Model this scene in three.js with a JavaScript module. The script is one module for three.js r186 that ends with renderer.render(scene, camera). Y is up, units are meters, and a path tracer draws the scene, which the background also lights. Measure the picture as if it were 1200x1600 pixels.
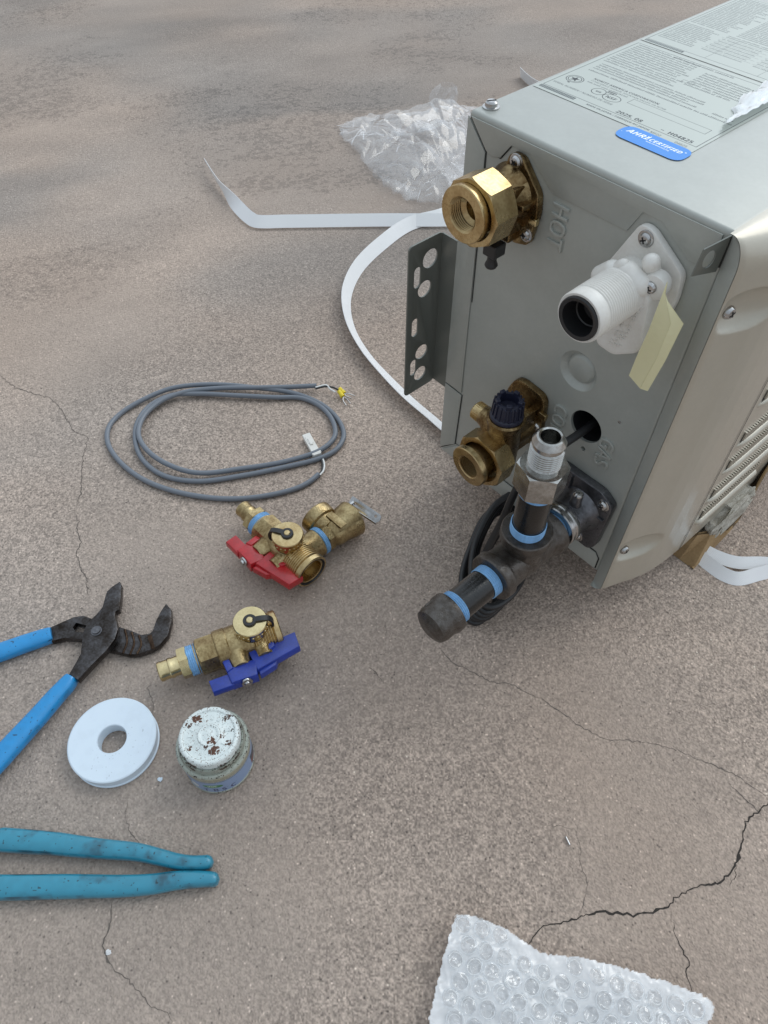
import * as THREE from 'three';
import { RoundedBoxGeometry } from 'three/addons/geometries/RoundedBoxGeometry.js';
import { TextGeometry } from 'three/addons/geometries/TextGeometry.js';
import { FontLoader } from 'three/addons/loaders/FontLoader.js';
import { mergeGeometries, toCreasedNormals, mergeVertices } from 'three/addons/utils/BufferGeometryUtils.js';
import { Brush, Evaluator, SUBTRACTION } from 'three-bvh-csg';

// ---------------------------------------------------------------- camera, sky, sun, exposure
const scene = new THREE.Scene();
const camera = new THREE.PerspectiveCamera(69.416, 3 / 4, 0.02, 400);
camera.position.set(0, 0.6285, 0);
camera.rotation.set(THREE.MathUtils.degToRad(-51.726), 0, 0);
const renderer = new THREE.WebGLRenderer({ antialias: true });
renderer.setSize(768, 1024);
renderer.toneMapping = THREE.LinearToneMapping;
renderer.toneMappingExposure = 1.12;
renderer.shadowMap.enabled = true;
const SUN = new THREE.Vector3(0.68, 0.78, -0.7).normalize();
{
  // a bright hazy sky: bluish overhead, paler to the horizon, brightest round the veiled sun
  const W = 256, H = 128, d = new Float32Array(W * H * 4), v = new THREE.Vector3();
  for (let y = 0; y < H; y++) for (let x = 0; x < W; x++) {
    const el = ((y + 0.5) / H - 0.5) * Math.PI, az = ((x + 0.5) / W - 0.5) * 2 * Math.PI;
    v.set(Math.cos(el) * Math.cos(az), Math.sin(el), Math.cos(el) * Math.sin(az));
    const up = Math.max(0, v.y), c = v.dot(SUN), o = (y * W + x) * 4;
    const hz = Math.pow(1 - up, 3), lobe = 0.40 + 0.62 * Math.pow(0.5 + 0.5 * c, 1.6) + 0.85 * Math.pow(Math.max(0, c), 7);
    const low = v.y < 0 ? 0.3 : 1;
    d[o] = (0.79 + 0.15 * hz) * lobe * low; d[o + 1] = (0.895 + 0.07 * hz) * lobe * low; d[o + 2] = (1.0 + 0.02 * hz) * lobe * low; d[o + 3] = 1;
  }
  const t = new THREE.DataTexture(d, W, H, THREE.RGBAFormat, THREE.FloatType);
  t.mapping = THREE.EquirectangularReflectionMapping; t.magFilter = t.minFilter = THREE.LinearFilter; t.needsUpdate = true;
  scene.background = t; scene.environment = t;
}
const sun = new THREE.DirectionalLight(new THREE.Color(1, 0.95, 0.86), 0.75);
sun.position.copy(SUN).multiplyScalar(4); sun.target.position.set(0.1, 0, -0.6);
sun.castShadow = true; sun.shadow.radius = 70; sun.shadow.mapSize.set(2048, 2048);
Object.assign(sun.shadow.camera, { left: -2, right: 2, top: 2, bottom: -2, near: 0.1, far: 10 });
scene.add(sun, sun.target);

// ---------------------------------------------------------------- helpers
const V = (x, y, z) => new THREE.Vector3(x, y, z);
const V2 = (x, y) => new THREE.Vector2(x, y);
function rng(seed) { let s = seed | 0; return () => { s = (s + 0x6d2b79f5) | 0; let t = Math.imul(s ^ (s >>> 15), 1 | s); t = (t + Math.imul(t ^ (t >>> 7), 61 | t)) ^ t; return ((t ^ (t >>> 14)) >>> 0) / 4294967296; }; }
function hash(x, y, s) { let h = Math.imul(x, 374761393) ^ Math.imul(y, 668265263) ^ Math.imul(s, 974634777); h = Math.imul(h ^ (h >>> 13), 1274126177); return ((h ^ (h >>> 16)) >>> 0) / 4294967296; }
function vn(x, y, s, p = 0) {           // value noise, tiling every p cells when p is given
  const xi = Math.floor(x), yi = Math.floor(y), m = p ? (k) => ((k % p) + p) % p : (k) => k;
  let fx = x - xi, fy = y - yi; fx = fx * fx * (3 - 2 * fx); fy = fy * fy * (3 - 2 * fy);
  const x0 = m(xi), x1 = m(xi + 1), y0 = m(yi), y1 = m(yi + 1);
  const a = hash(x0, y0, s), b = hash(x1, y0, s), c = hash(x0, y1, s), d = hash(x1, y1, s);
  return a + (b - a) * fx + (c - a) * fy + (a - b - c + d) * fx * fy;
}
const fbm = (x, y, s, n = 4) => { let a = 0, w = 0.5, t = 0; for (let i = 0; i < n; i++) { a += w * vn(x, y, s + i); t += w; w *= 0.5; x *= 2.03; y *= 2.03; } return a / t; };
const sm = (a, b, x) => { const t = Math.min(1, Math.max(0, (x - a) / (b - a))); return t * t * (3 - 2 * t); };
const mix = (a, b, t) => a + (b - a) * t;

function grayTex(n, f, repeat, srgb = false) {       // one-channel texture, f(u, v) in 0..1
  const d = new Uint8Array(n * n * 4);
  for (let y = 0; y < n; y++) for (let x = 0; x < n; x++) { const k = Math.max(0, Math.min(255, 255 * f(x / n, y / n))), o = (y * n + x) * 4; d[o] = d[o + 1] = d[o + 2] = k; d[o + 3] = 255; }
  return tex(new THREE.DataTexture(d, n, n), repeat, srgb);
}
function rgbTex(n, f, repeat, m = n) {
  const d = new Uint8Array(n * m * 4), c = [0, 0, 0];
  for (let y = 0; y < m; y++) for (let x = 0; x < n; x++) { f(x / n, y / m, c, x, y); const o = (y * n + x) * 4; for (let k = 0; k < 3; k++) d[o + k] = Math.max(0, Math.min(255, 255 * c[k])); d[o + 3] = 255; }
  return tex(new THREE.DataTexture(d, n, m), repeat, true);
}
function tex(t, repeat, srgb) {
  t.wrapS = t.wrapT = THREE.RepeatWrapping; t.magFilter = THREE.LinearFilter; t.minFilter = THREE.LinearFilter;
  if (srgb) t.colorSpace = THREE.SRGBColorSpace;
  if (repeat) t.repeat.set(repeat, repeat);
  t.needsUpdate = true; return t;
}
function again(t, repeat) { const c = t.clone(); c.repeat.set(repeat, repeat); c.needsUpdate = true; return c; }

// geometry helpers
function clean(g) { g = g.index ? g.toNonIndexed() : g; for (const k of Object.keys(g.attributes)) if (!['position', 'normal', 'uv', 'color'].includes(k)) g.deleteAttribute(k); if (!g.attributes.normal) g.computeVertexNormals(); return g; }
function boxUV(g) {                       // uv in metres along the nearest axis plane
  g = clean(g);
  const p = g.attributes.position, uv = new Float32Array(p.count * 2), a = V(), b = V(), c = V();
  for (let i = 0; i < p.count; i += 3) {
    a.fromBufferAttribute(p, i); b.fromBufferAttribute(p, i + 1); c.fromBufferAttribute(p, i + 2);
    const n = b.clone().sub(a).cross(c.clone().sub(a)), x = Math.abs(n.x), y = Math.abs(n.y), z = Math.abs(n.z);
    [a, b, c].forEach((q, k) => { const o = (i + k) * 2; if (y >= x && y >= z) { uv[o] = q.x; uv[o + 1] = q.z; } else if (x >= z) { uv[o] = q.z; uv[o + 1] = q.y; } else { uv[o] = q.x; uv[o + 1] = q.y; } });
  }
  g.setAttribute('uv', new THREE.BufferAttribute(uv, 2)); return g;
}
function merge(list) {
  if (!Array.isArray(list)) return list;
  return list.length === 1 ? list[0] : mergeGeometries(list.map((g) => { g = clean(g); if (!g.attributes.uv) g.setAttribute('uv', new THREE.BufferAttribute(new Float32Array(g.attributes.position.count * 2), 2)); g.deleteAttribute('color'); return g; }), false);
}
function obj(name, geo, mat, parent = scene, keepUV = false) {
  let g = merge(geo); if (!keepUV) g = boxUV(g);
  const m = new THREE.Mesh(g, mat); m.name = name; m.castShadow = m.receiveShadow = true; parent.add(m); return m;
}
function tag(o, label, category, group, kind) { o.userData.label = label; if (category) o.userData.category = category; if (group) o.userData.group = group; if (kind) o.userData.kind = kind; return o; }
function thing(name, label, category, x = 0, y = 0, z = 0, turn = 0, group) { const g = new THREE.Group(); g.name = name; g.position.set(x, y, z); g.rotation.y = turn; scene.add(g); return tag(g, label, category, group); }
const crease = (g, a = 0.6) => toCreasedNormals((g.index ? g.toNonIndexed() : g).scale(4000, 4000, 4000), a).scale(1 / 4000, 1 / 4000, 1 / 4000);   // the merge tolerance is 1 cm: work on an enlarged copy
const lat = (pts, seg = 48, a = 0.6) => crease(new THREE.LatheGeometry(pts.map((p) => V2(Math.max(p[0], 1e-5), p[1])), seg), a);
function along(g, p, d) { const q = new THREE.Quaternion().setFromUnitVectors(V(0, 1, 0), d.clone().normalize()); return g.clone().applyQuaternion(q).translate(p.x, p.y, p.z); }
const cyl = (p, d, r, h, r2 = r, seg = 32, b = Math.min(r, r2) * 0.08) => along(lat([[0, 0], [r - b, 0], [r, b], [r2, h - b], [r2 - b, h], [0, h]], seg), p, d);
function threads(r, dep, y0, y1, pitch) { const o = []; for (let y = y0; y < y1 - 1e-6; y += pitch) { o.push([r - dep, y], [r, y + pitch * 0.35], [r, y + pitch * 0.55], [r - dep, y + pitch * 0.9]); } return o; }
// hexagonal (n sided) nut: flats at rf, chamfered corners, open bore
function nut(rf, h, bore, rot = 0, n = 6, k = 0.5, cham = 1.03) {
  const S = n * 16, rows = [], rc = rf * cham;
  const R = (a) => { const w = (2 * Math.PI) / n, t = ((((a + w / 2) % w) + w) % w) - w / 2; return rf / Math.cos(t); };
  const ring = (fr, fy) => { const row = []; for (let i = 0; i <= S; i++) { const a = (i / S) * 2 * Math.PI; const r = R(a), rr = fr(r); row.push(V(Math.cos(a + rot) * rr, fy(r), Math.sin(a + rot) * rr)); } rows.push(row); };
  ring(() => Math.max(bore, 1e-5), () => 0); ring((r) => Math.min(r, rc), () => 0); ring((r) => r, (r) => Math.max(0, r - rc) * k); ring((r) => r, (r) => h - Math.max(0, r - rc) * k); ring((r) => Math.min(r, rc), () => h); ring(() => Math.max(bore, 1e-5), () => h);
  if (bore > 0) ring(() => bore, () => 0);
  return crease(gridGeo(rows, true), 0.35);
}
function gridGeo(rows, flip = false) {
  const pos = [], uv = [], idx = [], n = rows[0].length;
  rows.forEach((r, j) => r.forEach((p, i) => { pos.push(p.x, p.y, p.z); uv.push(i / (n - 1), j / (rows.length - 1)); }));
  for (let j = 0; j < rows.length - 1; j++) for (let i = 0; i < n - 1; i++) { const a = j * n + i, b = a + 1, c = a + n, d = c + 1; flip ? idx.push(a, c, b, b, c, d) : idx.push(a, b, c, b, d, c); }
  const g = new THREE.BufferGeometry(); g.setAttribute('position', new THREE.Float32BufferAttribute(pos, 3)); g.setAttribute('uv', new THREE.Float32BufferAttribute(uv, 2)); g.setIndex(idx); g.computeVertexNormals(); return g;
}
const box = (w, h, d, x = 0, y = 0, z = 0, r = 0.0006) => new RoundedBoxGeometry(w, h, d, 2, Math.min(r, w / 2.1, h / 2.1, d / 2.1)).translate(x, y, z);
// outline in the ground plane ([x, z] pairs) raised between two heights with rounded edges
function slab(pts, y0, y1, bevel, holes = [], curve = false) {
  const s = new THREE.Shape(); const P = pts.map((p) => V2(p[0], -p[1]));
  if (curve) { const c = new THREE.CatmullRomCurve3(P.map((p) => V(p.x, p.y, 0)), true, 'centripetal'); s.setFromPoints(c.getPoints(pts.length * 5).slice(0, -1).map((p) => V2(p.x, p.y))); } else s.setFromPoints(P);
  for (const h of holes) s.holes.push(new THREE.Path().setFromPoints(h.map((p) => V2(p[0], -p[1]))));
  const g = new THREE.ExtrudeGeometry(s, { depth: Math.max(1e-4, y1 - y0 - 2 * bevel), bevelEnabled: true, bevelThickness: bevel, bevelSize: bevel, bevelOffset: -bevel, bevelSegments: bevel > 0.002 ? 5 : 2, curveSegments: 16 });
  return crease(g.rotateX(-Math.PI / 2).translate(0, y0 + bevel, 0), 0.7);
}
// plate in a local x-y plane between z0 and z1
function plate(pts, z0, z1, bevel = 0.0006, holes = [], round = 0) {
  const s = new THREE.Shape(); const P = pts.map((p) => V2(p[0], p[1]));
  if (round) { roundPath(s, P, round); } else s.setFromPoints(P);
  for (const h of holes) s.holes.push(h);
  return crease(new THREE.ExtrudeGeometry(s, { depth: Math.max(5e-5, z1 - z0 - 2 * bevel), bevelEnabled: bevel > 0, bevelThickness: bevel, bevelSize: bevel, bevelOffset: -bevel, bevelSegments: 2, curveSegments: 20 }).translate(0, 0, z0 + bevel), 0.7);
}
function roundPath(s, P, r) {
  const n = P.length;
  for (let i = 0; i < n; i++) {
    const p = P[i], a = P[(i + n - 1) % n], b = P[(i + 1) % n], da = a.clone().sub(p), db = b.clone().sub(p), ra = Math.min(r, da.length() * 0.45), rb = Math.min(r, db.length() * 0.45);
    const p1 = p.clone().add(da.setLength(ra)), p2 = p.clone().add(db.setLength(rb));
    i ? s.lineTo(p1.x, p1.y) : s.moveTo(p1.x, p1.y); s.quadraticCurveTo(p.x, p.y, p2.x, p2.y);
  }
  s.closePath();
}
const circ = (x, y, r) => { const p = new THREE.Path(); p.absarc(x, y, r, 0, Math.PI * 2, true); return p; };
function slotHole(x, y, w, h) { const p = new THREE.Path(), r = w / 2, k = h / 2 - r; p.absarc(x, y + k, r, 0, Math.PI, false); p.absarc(x, y - k, r, Math.PI, 2 * Math.PI, false); p.closePath(); return p; }
const tube = (pts, r, seg, closed = false, rs = 10) => new THREE.TubeGeometry(new THREE.CatmullRomCurve3(pts, closed, 'centripetal'), seg || pts.length * 8, r, rs, closed);
// flat strap of width w along points; side(t) gives the direction across it
function ribbon(pts, w, th, seg, side) {
  const c = new THREE.CatmullRomCurve3(pts.map((p) => V(p[0], p[1], p[2])), false, 'centripetal'), rows = [];
  for (let i = 0; i <= seg; i++) {
    const t = i / seg, p = c.getPoint(t), T = c.getTangent(t), s = side(t, T).normalize(), n = T.clone().cross(s).normalize(), ww = (typeof w === 'function' ? w(t) : w) / 2, a = s.clone().multiplyScalar(ww), b = n.multiplyScalar(th / 2);
    const q = (k, l) => p.clone().addScaledVector(a, k).addScaledVector(b, l);
    rows.push([q(-1, -1), q(1, -1), q(1, 1), q(-1, 1), q(-1, -1)]);
  }
  return crease(gridGeo(rows), 0.7);
}
// dipped handle: rounded section of half width hw swept along [x, z, hw] with a closed end
function handleGeo(pts, y0, y1, capEnd = true, ex = 2.7) {
  const c = new THREE.CatmullRomCurve3(pts.map((p) => V(p[0], p[2], p[1])), false, 'centripetal'), L = c.getLength(), rows = [], hh = (y1 - y0) / 2, ym = (y0 + y1) / 2, n = 110;
  for (let i = 0; i <= n; i++) {
    const t = i / n, p = c.getPointAt(t), q = c.getTangentAt(t).setY(0).normalize(), s = V(-q.z, 0, q.x), hw = p.y, dE = (1 - t) * L, dS = t * L, k = (d, on) => on && d < hw ? Math.sqrt(Math.max(0, 1 - (1 - d / hw) ** 2)) : 1, sh = k(dE, capEnd) * (dS < 0.002 ? 0.93 + 0.07 * dS / 0.002 : 1), row = [];
    for (let a = 0; a <= 28; a++) { const A = a / 28 * 2 * Math.PI, cx = Math.cos(A), cy = Math.sin(A), f = Math.pow(Math.abs(cx) ** ex + Math.abs(cy) ** ex, -1 / ex); row.push(V(p.x, ym, p.z).addScaledVector(s, cx * f * hw * sh).add(V(0, cy * f * hh * (0.35 + 0.65 * sh) * (sh < 0.05 ? 0 : 1), 0))); }
    rows.push(row);
  }
  const g = gridGeo(rows, true); const st = gridGeo([rows[0], rows[0].map(() => V(pts[0][0], ym, pts[0][1]))], true);
  return [crease(g, 1.0), crease(st, 1.0)];
}
// pan head screw, head facing +y, cross recess as dark cut bars
function screwGeo(r, h) { return lat([[r * 0.95, -h * 0.2], [r, 0], [r * 0.97, h * 0.35], [r * 0.75, h * 0.8], [r * 0.4, h], [r * 0.16, h], [r * 0.12, h * 0.35], [0, h * 0.35]], 28, 0.5); }
function addScrew(parent, r, p, d, m = M.zinc, rot = 0.4) {
  const s = obj('screw', along(screwGeo(r, r * 0.75), p, d), m, parent);
  const cr = [new THREE.BoxGeometry(r * 1.0, r * 0.1, r * 0.24), new THREE.BoxGeometry(r * 0.24, r * 0.1, r * 1.0)].map((g) => along(g.rotateY(rot).translate(0, r * 0.735, 0), p, d));
  obj('cross_recess', cr, M.dark, s); return s;
}
function washer(r, p, d) { return along(lat([[r * 0.5, 0], [r, 0], [r, r * 0.12], [r * 0.9, r * 0.18], [r * 0.5, r * 0.18]], 32), p, d); }

// ---------------------------------------------------------------- materials
const M = {};
{
  const std = (c, rough, metal = 0, x = {}) => new THREE.MeshPhysicalMaterial({ color: new THREE.Color().setRGB(...c), roughness: rough, metalness: metal, ...x });
  const nFine = grayTex(512, (u, v) => 0.5 * vn(u * 128, v * 128, 3, 128) + 0.5 * vn(u * 256, v * 256, 4, 256), 1);
  const nMid = grayTex(512, (u, v) => 0.5 * vn(u * 16, v * 16, 5, 16) + 0.3 * vn(u * 48, v * 48, 6, 48) + 0.2 * vn(u * 128, v * 128, 7, 128), 1);
  const rgh = (lo, hi, s) => grayTex(256, (u, v) => mix(lo, hi, 0.55 * vn(u * 12, v * 12, s, 12) + 0.45 * vn(u * 60, v * 60, s + 1, 60)), 12);
  const tone = (lo, s, warm = 0, f = 10) => rgbTex(256, (u, v, c) => { const k = 0.6 * vn(u * f, v * f, s, f) + 0.4 * vn(u * f * 5, v * f * 5, s + 2, f * 5), t = mix(lo, 1, k); c[0] = t; c[1] = t - warm * (1 - k); c[2] = t - 2 * warm * (1 - k); }, 14);
  M.paint = std([0.42, 0.435, 0.40], 0.40, 0.15, { clearcoat: 0.45, clearcoatRoughness: 0.22, map: tone(0.955, 21, 0, 6), roughnessMap: rgh(0.9, 1, 22), bumpMap: again(nFine, 6), bumpScale: 0.00003 });
  M.paintDark = std([0.21, 0.22, 0.20], 0.42, 0.5, { bumpMap: again(nFine, 6), bumpScale: 0.00003 });
  M.cover = std([0.50, 0.465, 0.385], 0.36, 0.3, { clearcoat: 0.7, clearcoatRoughness: 0.16, map: tone(0.97, 24, 0, 6), bumpMap: again(nFine, 6), bumpScale: 0.00003 });
  M.dark = std([0.012, 0.012, 0.013], 0.6);
  M.gap = std([0.02, 0.02, 0.018], 0.8);
  M.castBrass = std([0.60, 0.48, 0.26], 0.34, 0.92, { map: tone(0.62, 31, 0.05), roughnessMap: rgh(0.75, 1, 32), bumpMap: again(nFine, 8), bumpScale: 0.00022 });
  M.darkBrass = std([0.42, 0.32, 0.17], 0.34, 0.92, { map: tone(0.5, 33, 0.08), roughnessMap: rgh(0.7, 1, 34), bumpMap: again(nFine, 8), bumpScale: 0.00016 });
  M.brass = std([0.70, 0.56, 0.31], 0.34, 1, { map: tone(0.78, 35, 0.05), roughnessMap: rgh(0.7, 1, 36), bumpMap: again(nMid, 20), bumpScale: 0.00006 });
  M.paleBrass = std([0.80, 0.67, 0.38], 0.22, 1, { map: tone(0.85, 37, 0.02), roughnessMap: rgh(0.7, 1, 38) });
  M.zinc = std([0.62, 0.62, 0.62], 0.24, 1, { map: tone(0.75, 41, 0.01), roughnessMap: rgh(0.6, 1, 42) });
  M.galv = std([0.66, 0.67, 0.66], 0.27, 1, { map: tone(0.7, 43, 0.02), roughnessMap: rgh(0.6, 1, 44), bumpMap: again(nMid, 18), bumpScale: 0.00008 });
  M.iron = std([0.145, 0.135, 0.127], 0.4, 0.7, { map: tone(0.68, 45, 0.04, 24), roughnessMap: rgh(0.6, 1, 46), bumpMap: again(nFine, 9), bumpScale: 0.00022 });
  M.blackPipe = std([0.013, 0.012, 0.011], 0.3, 0.2, { map: tone(0.4, 47, 0.0, 16), roughnessMap: rgh(0.55, 1, 48), clearcoat: 0.4, clearcoatRoughness: 0.25, bumpMap: again(nFine, 7), bumpScale: 0.00015 });
  M.dieCast = std([0.20, 0.20, 0.215], 0.36, 0.8, { map: tone(0.7, 49), roughnessMap: rgh(0.7, 1, 50), bumpMap: again(nFine, 6), bumpScale: 0.00012 });
  M.sealant = std([0.27, 0.55, 0.90], 0.45, 0, { map: tone(0.75, 51, 0), bumpMap: again(nMid, 16), bumpScale: 0.0004 });
  M.whitePlastic = std([0.82, 0.81, 0.77], 0.38, 0, { map: tone(0.95, 53, 0.01) });
  M.rubber = std([0.014, 0.014, 0.015], 0.42, 0, { clearcoat: 0.15, clearcoatRoughness: 0.4 });
  M.knob = std([0.016, 0.018, 0.04], 0.42, 0);
  M.tape = std([0.84, 0.79, 0.50], 0.75, 0, { transmission: 0.15, thickness: 0, bumpMap: again(nFine, 3), bumpScale: 0.0002 });
  M.strap = std([0.93, 0.94, 0.95], 0.35, 0, { transmission: 0.12, thickness: 0, bumpMap: again(grayTex(128, (u, v) => 0.5 + 0.5 * Math.sin(u * 2 * Math.PI * 16) * Math.sin(v * 2 * Math.PI * 16), 1), 36), bumpScale: 0.00025 });
  M.greyCable = std([0.165, 0.185, 0.215], 0.4, 0);
  M.wireWhite = std([0.78, 0.78, 0.76], 0.45); M.wireBlack = std([0.02, 0.02, 0.02], 0.45); M.yellow = std([0.80, 0.62, 0.03], 0.45);
  M.red = std([0.56, 0.014, 0.022], 0.36, 0, { clearcoat: 0.35, clearcoatRoughness: 0.3, map: tone(0.8, 55, 0), bumpMap: again(nMid, 10), bumpScale: 0.0002 });
  M.blue = std([0.016, 0.05, 0.40], 0.36, 0, { clearcoat: 0.35, clearcoatRoughness: 0.3, map: tone(0.8, 57, 0), bumpMap: again(nMid, 10), bumpScale: 0.0002 });
  M.plierSteel = std([0.12, 0.118, 0.125], 0.36, 0.9, { map: tone(0.45, 61, 0.06), roughnessMap: rgh(0.6, 1, 62), bumpMap: again(nFine, 6), bumpScale: 0.00018 });
  M.rustSteel = std([0.13, 0.085, 0.055], 0.5, 0.7, { map: tone(0.4, 63, 0.08), bumpMap: again(nFine, 6), bumpScale: 0.0002 });
  const grip = (c, dirt, s) => std([1, 1, 1], 0.34, 0, { clearcoat: 0.6, clearcoatRoughness: 0.22, bumpMap: again(nMid, 5), bumpScale: 0.00009, map: rgbTex(512, (u, v, o) => { const k = sm(0.56, 0.78, fbm(u * 9, v * 9, s, 5)) * dirt, j = 0.97 + 0.06 * vn(u * 60, v * 60, s + 9), sp = vn(u * 150, v * 150, s + 12) > 0.93 ? 0.5 : 1; for (let i = 0; i < 3; i++) o[i] = mix(c[i], [0.07, 0.09, 0.12][i], k) * j * sp; }, 4) });
  M.gripBlue = grip([0.06, 0.54, 0.79], 0.15, 71); M.gripTeal = grip([0.17, 0.53, 0.63], 0.55, 75);
  M.spool = std([0.69, 0.79, 0.90], 0.4, 0, { map: rgbTex(512, (u, v, o) => { const k = 1 - 0.015 * sm(0.5, 0.8, fbm(u * 14, v * 14, 81, 4)) - 0.16 * sm(0.9, 0.96, vn(u * 70, v * 70, 83)) * sm(0.55, 0.7, vn(u * 5, v * 5, 84)); o[0] = k; o[1] = k; o[2] = k * 0.99; }, 10) });
  M.card = std([0.40, 0.27, 0.135], 0.85, 0, { map: tone(0.8, 85, 0.02) });
  M.pulp = std([0.62, 0.60, 0.53], 0.95, 0, { map: tone(0.7, 87, 0.02), bumpMap: again(nMid, 14), bumpScale: 0.0015 });
  M.clear = std([0.97, 0.985, 1], 0.12, 0, { transmission: 0.9, thickness: 0, ior: 1.5 });
  M.bubbleFilm = std([0.96, 0.97, 0.98], 0.16, 0, { transmission: 0.55, thickness: 0, ior: 1.5 }); M.underFilm = std([0.96, 0.97, 0.98], 0.12, 0, { transmission: 0.48, thickness: 0, ior: 1.5 }); M.bubbleRimGlint = std([0.97, 0.98, 0.98], 0.15, 0, { transmission: 0.4, thickness: 0 });
  M.bubble = std([0.98, 0.99, 1], 0.05, 0, { transmission: 0.82, thickness: 0, ior: 1.9 });
  M.film = std([0.95, 0.985, 1], 0.06, 0, { transmission: 0.35, thickness: 0, ior: 2.0, clearcoat: 1, clearcoatRoughness: 0.04 });
  M.crack = std([0.035, 0.03, 0.026], 0.95);
  M.hair = std([0.125, 0.108, 0.094], 0.95);
  M.tone = tone; M.rgh = rgh; M.nFine = nFine; M.nMid = nMid; M.std = std;
}

// ---------------------------------------------------------------- ground
const ground = (() => {
  const X0 = -1.15, X1 = 1.15, Z0 = -2.2, Z1 = 0.1, N = 2048;
  const map = rgbTex(N, (u, v, c, px, py) => {
    const x = X0 + u * (X1 - X0), z = Z0 + v * (Z1 - Z0);
    // streak direction of the trowel, roughly across the slab
    const a = x * 0.97 - z * 0.24, b = x * 0.24 + z * 0.97;
    let far = sm(-0.55, -1.2, z);
    const big = fbm(x * 2.1 + 4, z * 2.1, 101, 3), warm = fbm(x * 3.3, z * 3.3 + 9, 111, 3);
    const mott = fbm(a * 7, b * 16, 121, 4), patch = sm(0.46, 0.66, fbm(a * 1.5 + 1.7, b * 3.4 + 0.3, 131, 3));
    const spk = vn(px * 0.93, py * 0.93, 141), spk2 = vn(px * 0.36, py * 0.36, 145), grain = hash(px, py, 143);
    let k = 0.97 + 0.15 * (big - 0.5) + 0.12 * (mott - 0.5) - (0.03 + 0.05 * far) * patch;
    const worm = (sm(0.2, 0.8, spk) - 0.5) * 0.62 + (grain - 0.5) * 0.62 + (spk2 - 0.5) * 0.22;
    k += worm * mix(0.30, 0.14, far) * (0.6 + 0.8 * sm(0.35, 0.65, fbm(x * 5, z * 5, 151, 2)));
    const dens = sm(0.44, 0.66, fbm(a * 2.6 + 1.7, b * 4.2 + 0.3, 131, 4)) * (0.5 + 0.5 * sm(0.4, 0.6, mott)), sp = 0.55 * vn(x * 330, z * 330, 161) + 0.45 * vn(a * 110, b * 150, 163);
    k -= 0.11 * sm(0.78 - 0.34 * dens, 0.92 - 0.34 * dens, sp) * mix(0.35, 1, far) * sm(0.02, 0.3, dens) + 0.06 * dens * far;
    if (grain > 0.9965) k += 0.32; else if (grain < 0.004) k -= 0.3;
    const w = (warm - 0.5) * 0.07 - 0.035 * patch;
    // beyond the sheet's own area the tone only fades to its mean
    c[0] = 0.672 * k * (1 + w * 0.7); c[1] = 0.609 * k; c[2] = 0.560 * k * (1 - w * 0.6);
  });
  map.wrapS = map.wrapT = THREE.MirroredRepeatWrapping;
  const bump = grayTex(1024, (u, v) => 0.55 * vn(u * 420, v * 420, 171, 420) + 0.3 * vn(u * 230, v * 230, 172, 230) + 0.15 * vn(u * 40, v * 40, 173, 40));
  const m = new THREE.MeshPhysicalMaterial({ color: new THREE.Color().setRGB(1, 1, 1), map, bumpMap: bump, bumpScale: 0.0011, roughness: 0.8 });
  const xs = [-80, -20, -6, -2.5], zs = [-90, -25, -8, -3.2];
  for (let x = -1.4; x <= 1.61; x += 0.1) xs.push(x); for (let z = -2.3; z <= 0.61; z += 0.1) zs.push(z);
  xs.push(2.5, 6, 20, 80); zs.push(1.5, 5, 20, 80);
  const g = gridGeo(zs.map((z) => xs.map((x) => V(x, 0, z))), true);
  const p = g.attributes.position, uv = g.attributes.uv;
  for (let i = 0; i < p.count; i++) uv.setXY(i, (p.getX(i) - X0) / (X1 - X0), (p.getZ(i) - Z0) / (Z1 - Z0));
  bump.repeat.set(2.3 / 0.42, 2.3 / 0.42);
  const o = obj('ground', g, m, scene, true);
  return tag(o, 'worn pinkish grey concrete slab with fine cracks under everything', 'ground', null, 'structure');
})();

// cracks in the slab: thin irregular dark strips lying in the surface
function crack(pts, w, m, seed, lift = 0.0003) {
  const r = rng(seed), P = [];
  for (let i = 0; i < pts.length - 1; i++) {
    const [ax, az] = pts[i], [bx, bz] = pts[i + 1], L = Math.hypot(bx - ax, bz - az), n = Math.max(2, Math.round(L / 0.0028));
    for (let k = 0; k < n; k++) { const t = k / n, j = 0.0022; P.push([ax + (bx - ax) * t + (r() - 0.5) * j, az + (bz - az) * t + (r() - 0.5) * j]); }
  }
  P.push(pts[pts.length - 1]);
  const rows = P.map((p, i) => {
    const a = P[Math.max(0, i - 1)], b = P[Math.min(P.length - 1, i + 1)], L = Math.hypot(b[0] - a[0], b[1] - a[1]) || 1, nx = -(b[1] - a[1]) / L, nz = (b[0] - a[0]) / L;
    const e = Math.min(1, i / 5, (P.length - 1 - i) / 5) * 0.8 + 0.2, f = e * w * 0.62 * (0.15 + 0.7 * vn(i * 0.17, 0, seed) + 0.4 * r() + 1.2 * (r() > 0.93 ? r() : 0)), g = f * (0.7 + 0.6 * r());
    return [V(p[0] - nx * f / 2, lift, p[1] - nz * f / 2), V(p[0] + nx * g / 2, lift, p[1] + nz * g / 2)];
  });
  obj('crack', gridGeo(rows, false), m, ground);
}
crack([[0.3273,-0.1956],[0.3173,-0.1894],[0.2942,-0.1743],[0.2854,-0.1571],[0.2771,-0.1429],[0.2687,-0.1346],[0.2592,-0.1291],[0.248,-0.1282],[0.2343,-0.1233],[0.2218,-0.1184],[0.2169,-0.1122],[0.204,-0.1092],[0.189,-0.107],[0.1676,-0.1092],[0.1502,-0.107],[0.1439,-0.1036],[0.13,-0.1015],[0.1176,-0.0985],[0.1072,-0.088]], 0.0027, M.crack, 5);
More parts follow.
